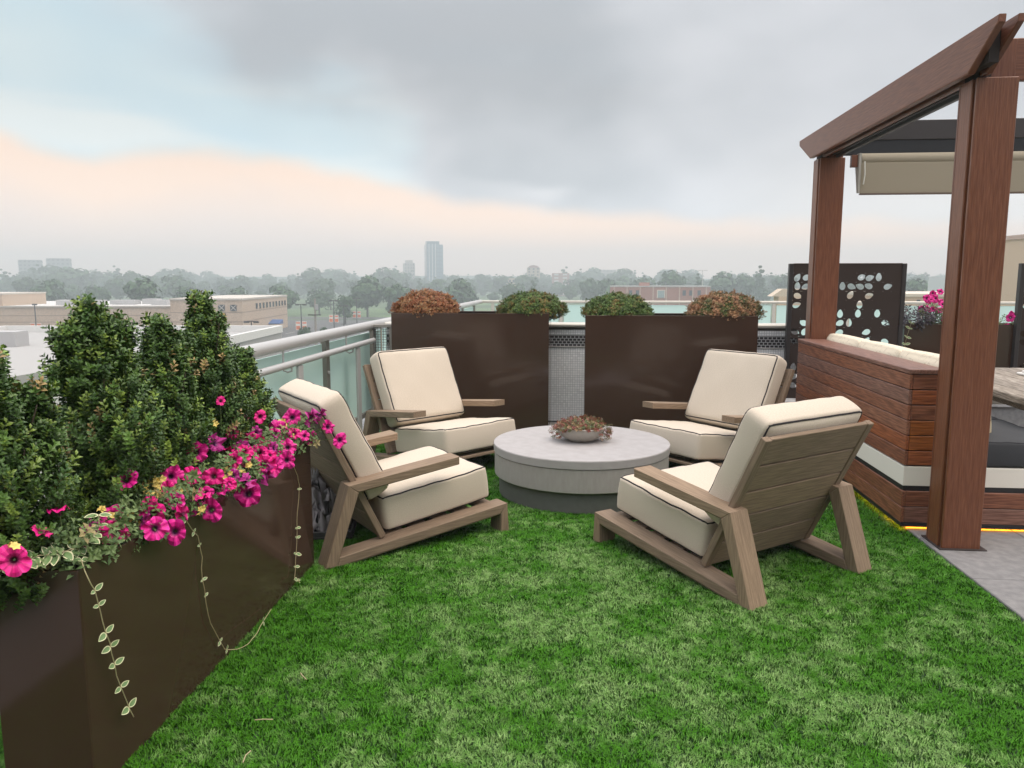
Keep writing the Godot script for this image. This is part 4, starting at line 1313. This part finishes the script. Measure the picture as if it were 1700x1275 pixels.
func house():
	# the penthouse wall that closes the terrace behind the camera; it shows as the darker half of the reflections
	var t := thing("penthouse", "tan penthouse wall with wide glass doors behind the camera", "building", Vector3(0.5, 0.0, 3.4))
	var stucco := plain("house_stucco", lin(.24, .19, .15), 0.9)
	obj("wall", box(3.0, 3.3, 0.3, 0.0), stucco, t, Vector3(-2.0, 1.66, 0))
	obj("wall", box(3.6, 3.3, 0.3, 0.0), stucco, t, Vector3(3.9, 1.66, 0))
	obj("lintel", box(2.6, 0.9, 0.3, 0.0), stucco, t, Vector3(0.8, 2.86, 0))
	obj("eave", box(10.0, 0.16, 1.5, 0.01), plain("eave", lin(.07, .05, .04), 0.7), t, Vector3(0.9, 3.4, -0.4))
	for i in 2:
		obj("door_frame", box(1.26, 0.08, 0.08), mats["screen_post"], t, Vector3(0.15 + i * 1.3, 2.36, 0))
		obj("door_frame", box(0.08, 2.3, 0.08), mats["screen_post"], t, Vector3(-0.44 + i * 1.3, 1.166, 0))
		obj("glass_door", box(1.18, 2.28, 0.012, 0.0), plain("dark_pane", lin(.02, .022, .024), 0.05), t, Vector3(0.19 + i * 1.3, 1.166, 0))

func small_things():
	# crumpled grey cloth on a dark tray behind the left chair
	var t := thing("crumpled_cloth", "crumpled grey cloth behind the left foreground chair", "cloth", Vector3(-1.56, 0.015, -4.42))
	var n := noise(95, 9.0, 3)
	var st := begin()
	st.set_smooth_group(1)
	var g := 46
	var pos := func(i: int, j: int) -> Vector3:
		var u := float(i) / g * 2.0 - 1.0
		var v := float(j) / g * 2.0 - 1.0
		var r := minf(1.0, sqrt(u * u + v * v))
		var fold := absf(n.get_noise_2d(u * 0.30, v * 0.30)) * 0.32 + absf(n.get_noise_2d(u * 0.6 + 3.0, v * 0.6)) * 0.09
		return Vector3(u * 0.19 + n.get_noise_2d(v, u) * 0.05, 0.045 + pow(1.0 - r, 0.5) * 0.13 + fold * (1.0 - pow(r, 4.0)) - 0.03 * r, v * 0.24)
	for i in g:
		for j in g:
			quad_smooth(st, pos.call(i, j), pos.call(i + 1, j), pos.call(i + 1, j + 1), pos.call(i, j + 1))
	st.index()
	st.generate_normals()
	var cm := textured("grey_cloth", texs["weave"], Vector3(4, 4, 4), lin(.30, .275, .285), 0.9)
	cm.cull_mode = BaseMaterial3D.CULL_DISABLED
	obj("cloth", st.commit(), cm, t)
	var tr := thing("floor_tray", "flat dark tray under the crumpled grey cloth", "tray", Vector3(-1.56, 0.012, -4.42), 0.2)
	obj("base", box(0.40, 0.014, 0.52, 0.003), plain("tray", lin(.04, .038, .036), 0.6), tr, Vector3(0, 0.007, 0))
	for s in [-1.0, 1.0]:
		obj("rim", box(0.4, 0.03, 0.012, 0.003), mats["tray"], tr, Vector3(0, 0.0295, s * 0.254))
		obj("rim", box(0.012, 0.03, 0.49, 0.003), mats["tray"], tr, Vector3(s * 0.194, 0.0295, 0))
	# a green bottle beyond the back left chair
	var b := thing("green_bottle", "small green glass bottle behind the back left chair", "bottle", Vector3(-1.93, 0.0, -7.05))
	var gl := plain("bottle_glass", Color(lin(.02, .16, .03), 0.45), 0.08)
	gl.transparency = BaseMaterial3D.TRANSPARENCY_ALPHA
	obj("body", lathe([Vector2(0, 0), Vector2(0.032, 0), Vector2(0.034, 0.01), Vector2(0.034, 0.13), Vector2(0.014, 0.19), Vector2(0.012, 0.245), Vector2(0, 0.245)], 24), gl, b, Vector3(0, 0.02, 0))
	obj("cap", lathe([Vector2(0, 0), Vector2(0.015, 0), Vector2(0.015, 0.012), Vector2(0, 0.012)], 16), plain("cap_white", lin(.6, .6, .58), 0.5), b, Vector3(0, 0.265, 0))
	# dry leaves and straws on the turf
	rng.seed = 840
	for e in [[385, Vector3(-1.02, 0.034, -2.62), "dry straw on the turf near the middle of the left planter"], [0, Vector3(-1.05, 0.034, -2.33), "short dry straw on the turf close to the left planter"], [0, Vector3(-1.02, 0.034, -2.13), "pale dry straw on the turf nearest the camera"]]:
		var s := thing("dry_straw", e[2], "straw", e[1], rnd(0, TAU), "dry straws on the turf")
		obj("stalk", tube([Vector3(-0.03, 0, 0), Vector3(0, 0.004, 0.004), Vector3(0.03, 0, 0)], 0.0022, 5), plain("straw", lin(.40, .33, .20), 0.9), s)

# ---------------------------------------------------------------- the city beyond
const CITY := -10.0

func tree_mesh(sd: int, hgt: float, wid: float, count: int, cone := false) -> ArrayMesh:
	rng.seed = sd
	var v := PackedVector3Array()
	var nn := PackedVector3Array()
	var cc := PackedColorArray()
	var blobs := []
	if cone:
		for i in 9:
			var f := i / 8.0
			blobs.append([Vector3(rnd(-.1, .1) * wid, hgt * (0.15 + 0.8 * f), rnd(-.1, .1) * wid), Vector3(1, 0.7, 1) * wid * 0.5 * (1.02 - f * 0.9)])
	else:
		for i in 13:
			var a := rnd(0, TAU)
			var r := rnd(0.0, 0.34) * wid
			var y := rnd(0.26, 0.84)
			blobs.append([Vector3(cos(a) * r, hgt * y, sin(a) * r), Vector3(wid * rnd(.17, .28), hgt * rnd(.12, .2), wid * rnd(.17, .28))])
		blobs.append([Vector3(0, hgt * 0.55, 0), Vector3(wid * .34, hgt * .3, wid * .34)])
	for i in count:
		var b: Array = blobs[rng.randi() % blobs.size()]
		var d := Vector3(rng.randfn(), rng.randfn(), rng.randfn()).normalized()
		var p: Vector3 = b[0] + d * b[1] * pow(rng.randf(), 0.3)
		var s := rnd(0.25, 0.62) * wid / 9.0
		var k := rnd(0.75, 1.3)
		var col := Color(.040 * k, .092 * k, .030 * k)
		for q in 2:
			var e1 := Vector3(rng.randfn(), rng.randfn(), rng.randfn()).normalized()
			var n := (d + e1 * 0.6 + Vector3(0, .3, 0)).normalized()
			var t := n.cross(e1).normalized()
			var u := n.cross(t)
			tri_into(v, nn, p + t * s, p + u * s * 0.9, p - t * s * 0.9, n)
			tri_into(v, nn, p + t * s, p - t * s * 0.9, p - u * s, n)
			for z in 6: cc.append(col)
	return arrays_mesh(v, nn, cc)

func spot(px: float, dist: float) -> Vector3:
	# ground point in the compass direction px degrees to the right of straight ahead
	return Vector3(sin(deg_to_rad(px)) * dist, CITY, -cos(deg_to_rad(px)) * dist)

func tower(called, label, category, at: Vector3, turn: float, size: Vector3, wall: Material, rows: int, cols: int, glass: Material, w_share := 0.6, h_share := 0.55, side := true, group := "") -> Node3D:
	var t := thing(called, label, category, at, turn, group)
	obj("wall", box(size.x, size.y, size.z, 0.0), wall, t, Vector3(0, size.y / 2, 0))
	var wm := box(size.x / cols * w_share, size.y / rows * h_share, 0.3, 0.0)
	var ws := box(0.3, size.y / rows * h_share, size.z / cols * w_share, 0.0)
	for r in rows:
		for c in cols:
			obj("window", wm, glass, t, Vector3((c + 0.5) / cols * size.x - size.x / 2, (r + 0.55) / rows * size.y, size.z / 2 + 0.02))
			if side: obj("window", ws, glass, t, Vector3(size.x / 2 + 0.02, (r + 0.55) / rows * size.y, (c + 0.5) / cols * size.z - size.z / 2))
	return t

func lamp_post(label: String, at: Vector3, hgt: float, heads: int, banner: bool):
	var t := thing("parking_lamp", label, "lamp post", at, 0.0, "lamp posts in the parking lot")
	var dark := plain("lamp_dark", lin(.035, .03, .03), 0.6)
	obj("pole", tube([Vector3.ZERO, Vector3(0, hgt, 0)], [0.14, 0.09], 8), dark, t)
	obj("crossbar", box(heads * 1.1, 0.12, 0.12, 0.0), dark, t, Vector3(0, hgt + 0.02, 0))
	for i in heads:
		obj("lamp_head", box(0.8, 0.2, 0.4, 0.03), dark, t, Vector3((i - (heads - 1) / 2.0) * 1.5, hgt - 0.12, 0))
	if banner:
		for s in [-1.0, 1.0]:
			var b := obj("banner", box(0.95, 1.75, 0.03, 0.0), plain("banner_white", lin(.72, .66, .60), 0.8), t, Vector3(s * 0.66, 2.35, 0.1))
			obj("orange_print", box(0.80, 0.72, 0.034, 0.0), plain("banner_orange", lin(.72, .17, .06), 0.8), b, Vector3(0, -0.42, 0))
			obj("orange_print", box(0.80, 0.30, 0.034, 0.0), mats["banner_orange"], b, Vector3(0, 0.55, 0))

func city():
	rng.seed = 400
	var green := noise_tex("land", 45, 0.010, 5, Color(0.42, 0.50, 0.38), Color(0.75, 0.80, 0.66), 1.8)
	structure("ground", sheet(-850, 850, -900, 200, CITY), textured("land", green, Vector3(.0045, .0045, .0045), lin(.22, .30, .15), 1.0))
	var asphalt := textured("asphalt", texs["stone"], Vector3(.05, .05, .05), lin(.105, .10, .098), 0.9)
	structure("parking_lot", sheet(-240, -20, -215, -40, CITY + 0.04), asphalt)
	structure("street", sheet(-400, 300, -232, -220, CITY + 0.08), asphalt)
	var st := begin()
	for i in 46:
		for j in 3: box_into(st, Vector3(0.14, 0.012, 5.0), Vector3(-120 + i * 2.7 - 24, CITY + 0.055, -82 - j * 40))
	var lines := structure("parking_marking", st.commit(), plain("white_line", lin(.62, .61, .58), 0.8))
	# the shopping mall on the left
	var tan := textured("mall_stucco", noise_tex("stucco", 47, 0.02, 4, Color(.88, .87, .86), Color.WHITE, 1.2), Vector3(.2, .2, .2), lin(.60, .46, .345), 0.9)
	var tan_dark := plain("mall_band", lin(.30, .215, .16), 0.9)
	var roof := plain("mall_roof", lin(.60, .58, .56), 0.9)
	var dkglass := plain("dark_window", lin(.035, .045, .06), 0.15)
	var mall := thing("shopping_mall", "long low tan shopping mall with small square windows behind the boxwood", "building", Vector3(-66.0, CITY, -147.0))
	var o := -mall.position
	# right-hand wing: a front and a long end wall
	var a := Vector3(-67.0, CITY, -147.5)
	var b := Vector3(-71.3, CITY, -182.0)
	var yaw := atan2(-(b - a).x, -(b - a).z)
	var wing := Node3D.new()
	wing.name = "right_wing"
	mall.add_child(wing)
	wing.position = a + o
	wing.rotation.y = yaw
	obj("wall", box(14.0, 7.6, 34.5, 0.0), tan, wing, Vector3(-7.0, 3.8, -17.25))
	obj("parapet_band", box(14.24, 0.35, 34.8, 0.0), plain("mall_cap", lin(.55, .50, .44), 0.9), wing, Vector3(-7.0, 7.63, -17.25))
	for h in [5.05, 3.2]: obj("reveal", box(14.06, 0.14, 34.56, 0.0), tan_dark, wing, Vector3(-7.0, h, -17.25))
	for i in 10: obj("window", box(0.2, 1.15, 1.0, 0.0), dkglass, wing, Vector3(0.03, 6.0, -9.5 - i * 2.55))
	obj("awning", prism([Vector2(-1.7, 0), Vector2(1.7, 0), Vector2(1.7, 0.2), Vector2(-1.7, 0.9)], 3.0, 0.0), plain("awning_blue", lin(.035, .09, .26), 0.7), wing, Vector3(0.9, 1.7, -19.5))
	for i in 3: 
		obj("window", box(1.25, 1.25, 0.2, 0.0), dkglass, wing, Vector3(-1.7 - i * 2.3, 5.95, 0.03))
		obj("muntin", box(1.5, 0.12, 0.06, 0.0), plain("muntin", lin(.5, .46, .42), 0.8), wing, Vector3(-1.7 - i * 2.3, 5.95, 0.16), Vector3(0, 0, 0.78))
		obj("muntin", box(1.5, 0.12, 0.06, 0.0), mats["muntin"], wing, Vector3(-1.7 - i * 2.3, 5.95, 0.17), Vector3(0, 0, -0.78))
	# main front, lower, running to the left
	var mainf := Node3D.new()
	mainf.name = "main_front"
	mall.add_child(mainf)
	mainf.position = Vector3(-80.5, CITY, -150.0) + o
	mainf.rotation.y = deg_to_rad(8.0)
	obj("wall", box(78.0, 6.0, 40.0, 0.0), tan, mainf, Vector3(-36.0, 3.0, -20.0))
	obj("roof_deck", box(76.0, 0.3, 38.0, 0.0), roof, mainf, Vector3(-36.0, 6.05, -20.0))
	obj("parapet_band", box(78.2, 0.3, 0.5, 0.0), mats["mall_cap"], mainf, Vector3(-36.0, 6.12, 0.0))
	for h in [4.3, 3.0, 1.9]: obj("reveal", box(78.04, 0.12, 40.04, 0.0), tan_dark, mainf, Vector3(-36.0, h, -20.0))
	obj("raised_block", box(24.0, 8.6, 16.0, 0.0), tan, mainf, Vector3(-48.0, 4.3, -9.0))
	obj("parapet_band", box(24.2, 0.3, 16.2, 0.0), mats["mall_cap"], mainf, Vector3(-48.0, 8.62, -9.0))
	for i in 5: obj("window", box(1.4, 1.3, 0.2, 0.0), dkglass, mainf, Vector3(-46.5 - i * 2.6, 6.7, -0.98))
	for i in 6: obj("rooftop_unit", box(rnd(3, 6), rnd(0.7, 1.3), rnd(2, 4), 0.0), plain("unit_grey", lin(.42, .41, .41), 0.8), mainf, Vector3(-30.0 + i * 4.6, 6.7, -rnd(4, 16)))
	# low white roofs between the mall and the terrace
	var white := plain("white_membrane", lin(.66, .65, .63), 0.8)
	var lo := thing("low_white_building", "low white flat-roofed building just beyond the boxwood shrubs", "building", Vector3(-43.0, CITY, -60.0), deg_to_rad(6))
	obj("wall", box(28.0, 6.2, 30.0, 0.0), plain("roof_gravel", lin(.36, .35, .34), 0.9), lo, Vector3(0, 3.1, 0))
	for s in [-1.0, 1.0]:
		obj("parapet", box(28.2, 0.7, 0.4, 0.0), white, lo, Vector3(0, 6.5, s * 14.9))
		obj("parapet", box(0.4, 0.7, 29.4, 0.0), white, lo, Vector3(s * 13.9, 6.5, 0))
	obj("flashing", box(28.3, 0.08, 0.5, 0.0), plain("flash_dark", lin(.08, .08, .09), 0.6), lo, Vector3(0, 6.9, 14.9))
	for i in 4: obj("rooftop_unit", box(2.2, 1.2, 1.8, 0.0), mats["unit_grey"], lo, Vector3(-9.0 + i * 6.0, 6.8, rnd(-9, 9)))
	var l2 := thing("white_penthouse", "white flat-roofed block nearest beyond the left railing", "building", Vector3(-27.0, CITY, -27.0))
	obj("wall", box(16.0, 8.0, 14.0, 0.0), white, l2, Vector3(0, 4.0, 0))
	obj("parapet", box(16.3, 0.3, 14.3, 0.0), mats["roof_gravel"], l2, Vector3(0, 8.15, 0))
	for i in 4: obj("window", box(0.2, 1.5, 2.0, 0.0), dkglass, l2, Vector3(8.02, 6.2, -5.0 + i * 3.2))
	# lamps, banners and poles in the parking lot
	lamp_post("parking lamp with orange banners nearest the mall's end wall", Vector3(-56.0, CITY, -150.0), 6.6, 2, true)
	lamp_post("parking lamp with orange banners in the middle of the three", Vector3(-58.5, CITY, -178.0), 6.6, 2, true)
	lamp_post("parking lamp with orange banners farthest from the mall", Vector3(-59.5, CITY, -200.0), 6.6, 2, true)
	lamp_post("plain parking lamp between two bannered lamps", Vector3(-58.0, CITY, -184.0), 5.2, 2, false)
	lamp_post("dark parking lamp in front of the mall's tan end", Vector3(-50.0, CITY, -113.0), 5.2, 2, false)
	lamp_post("parking lamp in front of the mall at the left edge", Vector3(-105.0, CITY, -140.0), 6.8, 1, true)
	var up := thing("utility_pole", "grey wooden utility pole behind the left railing", "pole", Vector3(-36.5, CITY, -103.0))
	obj("pole", tube([Vector3.ZERO, Vector3(0.05, 8.9, 0)], [0.20, 0.13], 8), plain("pole_grey", lin(.30, .27, .24), 0.9), up)
	obj("crossarm", box(1.8, 0.14, 0.14, 0.0), plain("lamp_dark", lin(.03, .03, .03), 0.8), up, Vector3(0, 6.7, 0.2))
	obj("transformer", lathe([Vector2(0, 0), Vector2(.22, 0), Vector2(.22, .7), Vector2(0, .75)], 10), plain("pole_box", lin(.35, .35, .35), 0.6), up, Vector3(0.25, 7.4, 0))
	# right-hand buildings
	var brick := textured("far_brick", noise_tex("stucco", 47, 0.02, 4, Color(.88, .87, .86), Color.WHITE, 1.2), Vector3(.3, .3, .3), lin(.40, .165, .115), 0.9)
	var bb := thing("brick_building", "long low red brick building beyond the right tall planter", "building", Vector3(24.0, CITY, -250.0), deg_to_rad(-3))
	obj("wall", box(30.5, 9.3, 14.0, 0.0), brick, bb, Vector3(0, 4.65, 0))
	obj("roof_edge", box(30.8, 0.3, 14.3, 0.0), plain("coping_grey", lin(.40, .38, .36), 0.8), bb, Vector3(0, 9.35, 0))
	obj("roof_box", box(3.2, 1.1, 3.0, 0.0), brick, bb, Vector3(-4.6, 10.0, 0))
	for i in 8: obj("pilaster", box(0.35, 9.2, 0.25, 0.0), plain("pil", lin(.50, .36, .28), 0.9), bb, Vector3(-14.0 + i * 4.0, 4.6, 7.1))
	for e in [-8.9, -6.8, 7.4, 9.4, 11.9]:
		obj("window", box(1.0, 1.6, 0.2, 0.0), dkglass, bb, Vector3(e, 7.4, 7.05))
	var sw := obj("stair_window", box(2.0, 2.2, 0.2, 0.0), plain("pale_glass", lin(.28, .36, .36), 0.2), bb, Vector3(0.4, 7.0, 7.06))
	obj("frame", box(2.5, 0.25, 0.3, 0.0), plain("cream_trim", lin(.66, .58, .48), 0.8), sw, Vector3(0, 1.2, 0.02))
	for s in [-1.0, 1.0]: obj("frame", box(0.25, 2.4, 0.3, 0.0), mats["cream_trim"], sw, Vector3(s * 1.12, 0, 0.02))
	var bg := thing("tan_building", "large tan building behind the screen at the right edge", "building", Vector3(66.0, CITY, -92.0), deg_to_rad(4))
	var peach := plain("peach_stucco", lin(.60, .43, .29), 0.9)
	obj("wall", box(34.0, 16.4, 26.0, 0.0), peach, bg, Vector3(3.0, 8.2, 0))
	obj("cornice", box(34.4, 0.5, 26.4, 0.0), plain("pink_stone", lin(.50, .34, .27), 0.9), bg, Vector3(3.0, 16.5, 0))
	obj("window_band", box(9.0, 1.3, 0.2, 0.0), dkglass, bg, Vector3(-9.2, 14.4, 13.05))
	for i in 6: obj("window_post", box(0.25, 1.3, 0.3, 0.0), mats["cream_trim"], bg, Vector3(-13.2 + i * 0.9, 14.4, 13.06))
	obj("window_frame", box(9.4, 0.22, 0.4, 0.0), mats["cream_trim"], bg, Vector3(-9.2, 15.2, 13.1))
	obj("window_frame", box(9.4, 0.22, 0.4, 0.0), mats["cream_trim"], bg, Vector3(-9.2, 13.6, 13.1))
	# blurred blue lettering and its swoosh
	for i in 4: obj("sign_letter", box(0.26, 0.36, 0.12, 0.05), plain("sign_blue", lin(.16, .15, .42), 0.6), bg, Vector3(-13.7 + i * 0.33, 10.9, 13.1))
	obj("sign_swoosh", prism([Vector2(0, 0), Vector2(0.6, 0.2), Vector2(0.66, 0.36), Vector2(0.16, 0.12)], 0.12, 0.0), mats["sign_blue"], bg, Vector3(-12.3, 10.8, 13.1), Vector3(0, PI / 2, 0))
	var tr := thing("tan_flat_roof", "flat tan roof beyond the glass railing on the right", "building", Vector3(58.0, CITY, -120.0))
	obj("wall", box(34.0, 9.3, 22.0, 0.0), peach, tr, Vector3(0, 4.65, 0))
	obj("roof_edge", box(34.3, 0.4, 22.3, 0.0), mats["cream_trim"], tr, Vector3(0, 9.4, 0))
	obj("gable", prism([Vector2(-3.5, 0), Vector2(3.5, 0), Vector2(2.0, 1.1), Vector2(-2.0, 1.1)], 3.0, 0.0), plain("gable_cream", lin(.62, .50, .38), 0.9), tr, Vector3(-26.5, 9.0, 0), Vector3(0, PI / 2, 0))
	obj("gable_wall", box(5.0, 9.0, 3.0, 0.0), peach, tr, Vector3(-26.5, 4.5, 0))
	for i in 4: obj("vent", box(0.4, 0.4, 0.3, 0.0), dkglass, tr, Vector3(-13 + i * 2.6, 8.6, 11.0))
	tower("white_office", "small white office block with blue windows beside the near post", "building", Vector3(76.0, CITY, -160.0), 0.1, Vector3(12, 12.0, 10), plain("office_white", lin(.62, .63, .64), 0.7), 3, 3, plain("blue_glass", lin(.07, .14, .28), 0.12), 0.7, 0.6)
	for e in [["tall street lamp on the right behind the leaf-cut screen", Vector3(66.0, CITY, -143.0), 12.8], ["tall thin street lamp above the brick building", Vector3(42.0, CITY, -280.0), 14.6]]:
		var s := thing("street_lamp", e[0], "lamp post", e[1])
		obj("pole", tube([Vector3.ZERO, Vector3(0, e[2], 0)], [0.16, 0.1], 8), plain("pole_pale", lin(.55, .54, .52), 0.6), s)
		obj("lamp_head", box(3.4, 0.2, 0.5, 0.0), mats["pole_pale"], s, Vector3(0, e[2] + 0.1, 0))
	# towers on the skyline
	var pale := plain("tower_pale", lin(.42, .38, .34), 0.8)
	var bluish := plain("tower_glass", lin(.055, .12, .17), 0.15)
	var gt := tower("glass_tower", "tall blue glass tower on the skyline", "building", spot(-10.95, 688.0), 0.35, Vector3(14.3, 41.5, 13.2), bluish, 12, 5, plain("tower_pane", lin(.13, .22, .28), 0.12), 0.82, 0.72)
	for i in 3: obj("white_rib", box(0.6, 42.0, 0.6, 0.0), plain("rib_white", lin(.6, .6, .6), 0.6), gt, Vector3(-5 + i * 2.8, 21.0, 6.9))
	obj("crown", box(11, 3.0, 9, 0.0), bluish, gt, Vector3(-1, 42.9, 0))
	var ot := tower("pale_tower", "pale stone tower left of the blue glass tower", "building", spot(-12.75, 715.0), 0.4, Vector3(9.4, 26.1, 8.2), pale, 9, 4, dkglass, 0.35, 0.5)
	obj("roof_cap", box(6, 2.8, 5.5, 0.0), pale, ot, Vector3(0, 27.4, 0))
	var ct := tower("cream_tower", "cream apartment tower with a curved pink top", "building", spot(-3.65, 605.0), 0.1, Vector3(9.9, 20.6, 8.8), plain("tower_cream", lin(.52, .43, .32), 0.8), 9, 3, dkglass, 0.35, 0.5)
	obj("roof_cap", prism([Vector2(-4.4, 0), Vector2(4.4, 0), Vector2(3.0, 1.3), Vector2(0, 1.9), Vector2(-3.0, 1.3)], 10.1, 0.0), plain("tower_pink", lin(.46, .26, .22), 0.8), ct, Vector3(0, 20.6, 0), Vector3(0, PI / 2, 0))
	tower("pink_block", "pinkish apartment block with white balconies on the skyline", "building", spot(-1.65, 550.0), 0.05, Vector3(12.1, 15.9, 7.7), plain("block_pink", lin(.42, .25, .21), 0.8), 7, 2, plain("balcony_white", lin(.66, .64, .62), 0.8), 0.5, 0.5)
	tower("grey_block", "wide pale block on the skyline above the green shrub", "building", spot(1.65, 743.0), 0.0, Vector3(19.2, 20.6, 9.9), pale, 8, 6, plain("block_glass", lin(.24, .23, .22), 0.3), 0.6, 0.4)
	tower("green_block", "faint greenish block behind the trees above the brick building", "building", spot(6.2, 825.0), 0.0, Vector3(13.2, 21.7, 9.9), plain("block_green", lin(.30, .36, .33), 0.8), 8, 4, plain("block_glass", lin(.24, .23, .22), 0.3), 0.5, 0.4)
	tower("hazy_tower", "broader of the two hazy towers at the far left of the skyline", "building", spot(-35.35, 825.0), 0.5, Vector3(18.7, 30.5, 13.2), plain("hazy_wall", lin(.22, .22, .22), 0.8), 9, 5, dkglass, 0.5, 0.4)
	tower("hazy_tower", "hazy tower at the left edge of the skyline", "building", spot(-36.9, 798.0), 0.5, Vector3(16.5, 28.3, 12.1), mats["hazy_wall"], 9, 5, dkglass, 0.5, 0.4)
	tower("domed_hall", "low pale hall left of the cream tower on the skyline", "building", spot(-5.2, 495.0), 0.0, Vector3(8.8, 12.3, 6.6), mats["tower_cream"], 3, 4, dkglass, 0.5, 0.4)
	# trees: each one that can be told apart, then the woods behind as one mass
	var kinds := [tree_mesh(1, 12, 12, 1100), tree_mesh(2, 12, 10, 1000), tree_mesh(3, 13, 14, 1200), tree_mesh(4, 14, 6.5, 900, true), tree_mesh(5, 11, 9, 900)]
	var base_h := [12.0, 12.0, 13.0, 14.0, 11.0]
	var tm := leaf_material("tree_leaf", 0.7, Color(0.04, 0.07, 0.01))
	var trunk := tube([Vector3.ZERO, Vector3(0.1, 3.0, 0), Vector3(-0.1, 7.0, 0.1)], [0.35, 0.26, 0.10], 7)
	var list := [
		[-30.6, 235, 12.6, 0, "rounded tree above the mall roof, second from the left"], [-28.2, 250, 9.6, 4, "smaller tree right of the rounded one above the mall"], [-24.6, 262, 11.2, 1, "tree above the middle of the mall roof"],
		[-21.6, 250, 10.4, 2, "broad tree above the tan right wing of the mall"], [-19.2, 262, 10.2, 1, "tree above the right end of the mall"], [-15.8, 240, 13.2, 2, "large dark tree left of the rust-red shrub"],
		[-17.4, 205, 7.6, 4, "low tree beside the mall's end behind the bannered lamps"], [-13.6, 225, 10.6, 0, "tree just left of the rust-red shrub"], [-18.4, 300, 12.2, 3, "conifer behind the mall's right end"],
		[-9.0, 255, 12.4, 2, "dark tree below the blue glass tower"], [-10.0, 190, 7.4, 4, "small pale green tree beside the rust-red shrub"], [-5.2, 300, 12.4, 1, "tree left of the green and rust shrub"], [-3.6, 320, 12.6, 3, "conifer behind the green and rust shrub"],
		[0.6, 330, 12.6, 0, "tree between the two middle shrubs"], [2.2, 300, 12.4, 2, "tree left of the red brick building"], [4.4, 330, 15.4, 1, "tree behind the left end of the brick building"], [6.4, 310, 15.6, 0, "bright tree behind the middle of the brick building"], [8.2, 315, 14.2, 3, "conifer behind the brick building"],
		[9.9, 330, 15.4, 2, "tree behind the right end of the brick building"], [11.4, 335, 16.4, 1, "tall tree right of the brick building"], [12.5, 325, 17.4, 3, "tall conifer left of the leaf-cut screen"], [14.2, 350, 14.6, 0, "tree just left of the leaf-cut screen"], [16.2, 350, 14.2, 2, "tree behind the leaf-cut screen"], [18.4, 350, 14.0, 1, "tree behind the right half of the leaf-cut screen"],
		[22.8, 240, 12.2, 2, "tree right of the leaf-cut screen"], [24.2, 250, 12.4, 0, "tree beside the near pergola post"], [25.8, 260, 12.0, 1, "tree beside the small white office"],
		[-36.0, 300, 12.2, 2, "tree above the mall at the left edge"], [-33.4, 290, 11.6, 1, "tree above the raised part of the mall"],
	]
	for e in list:
		var t := thing("park_tree", e[4], "tree", spot(e[0], e[1]), rnd(0, TAU), "trees in the park beyond the parking lot")
		var s: float = e[2] / base_h[e[3]]
		t.scale = Vector3(s, s, s)
		obj("trunk", trunk, mats["bark"], t)
		obj("crown", kinds[e[3]], tm, t)
	for e in [[-27.9, 132, 4.2], [-30.2, 118, 3.4], [-33.8, 112, 3.6], [-20.2, 140, 3.4], [-18.9, 148, 2.8]]:
		var t := thing("parking_tree", "", "tree", spot(e[0], e[1]), rnd(0, TAU), "small trees at the foot of the mall")
		tag(t, {-27.9: "small tree at the mall's foot above the broad boxwood", -30.2: "small tree at the mall's foot left of the broad boxwood", -33.8: "small tree at the mall's foot at the left edge", -20.2: "small tree in front of the mall's tan end wall", -18.9: "low bush beside the blue awning of the mall"}[e[0]])
		t.scale = Vector3(1, 1, 1) * e[2] / 11.0
		obj("trunk", trunk, mats["bark"], t)
		obj("crown", kinds[4], tm, t)
	rng.seed = 455
	var w := [[], [], [], []]
	var c := [[], [], [], []]
	for row in [[390, 12.0, 9.0], [450, 13.5, 9.0], [510, 14.8, 9.0], [580, 16.0, 9.5], [660, 17.0, 10.0], [760, 18.0, 10.0]]:
		var az := -52.0
		while az < 52.0:
			az += rad_to_deg(row[2] * rnd(0.55, 1.25) / row[0])
			if row[0] < 500 and rng.randf() < 0.45: continue
			var k := rng.randi() % 4
			var s: float = row[1] / base_h[k] * rnd(0.55, 1.18) * (1.0 + 0.16 * sin(az * 0.35 + row[0]) + 0.08 * sin(az * 1.3 + row[0] * 2.0))
			w[k].append(Transform3D(Basis(Vector3.UP, rnd(0, TAU)).scaled(Vector3(s * 1.15, s, s * 1.15)), spot(az, row[0] + rnd(-25, 25))))
			c[k].append(Color(1, 1, 1) * rnd(0.8, 1.2))
	for k in 4:
		tag(copies("distant_woods", kinds[k], tm, null, w[k], c[k]), "hazy belt of distant trees along the horizon", "woods", "", "stuff")
	# faint hills at the horizon
	var hs := begin()
	var hn := noise(88, 0.0012, 3)
	for i in 21:
		var x0 := -840.0 + i * 80.0
		var y0 := CITY + 14.0 + hn.get_noise_1d(x0) * 8.0
		var y1 := CITY + 14.0 + hn.get_noise_1d(x0 + 80.0) * 8.0
		face(hs, [Vector3(x0, CITY, -850), Vector3(x0 + 80, CITY, -850), Vector3(x0 + 80, y1, -895), Vector3(x0, y0, -895)], Vector3(x0, -600, -3600))
	structure("hills", hs.commit(), plain("hill", lin(.10, .14, .10), 1.0))

func _ready():
	sight()
	terrace()
	railings()
	back_wall()
	pergola_parts()
	city()

func pergola_parts():
	chairs()
	round_table()
	left_planter()
	back_planters()
	screens()
	pergola()
	bench()
	dining()
	small_things()
	house()
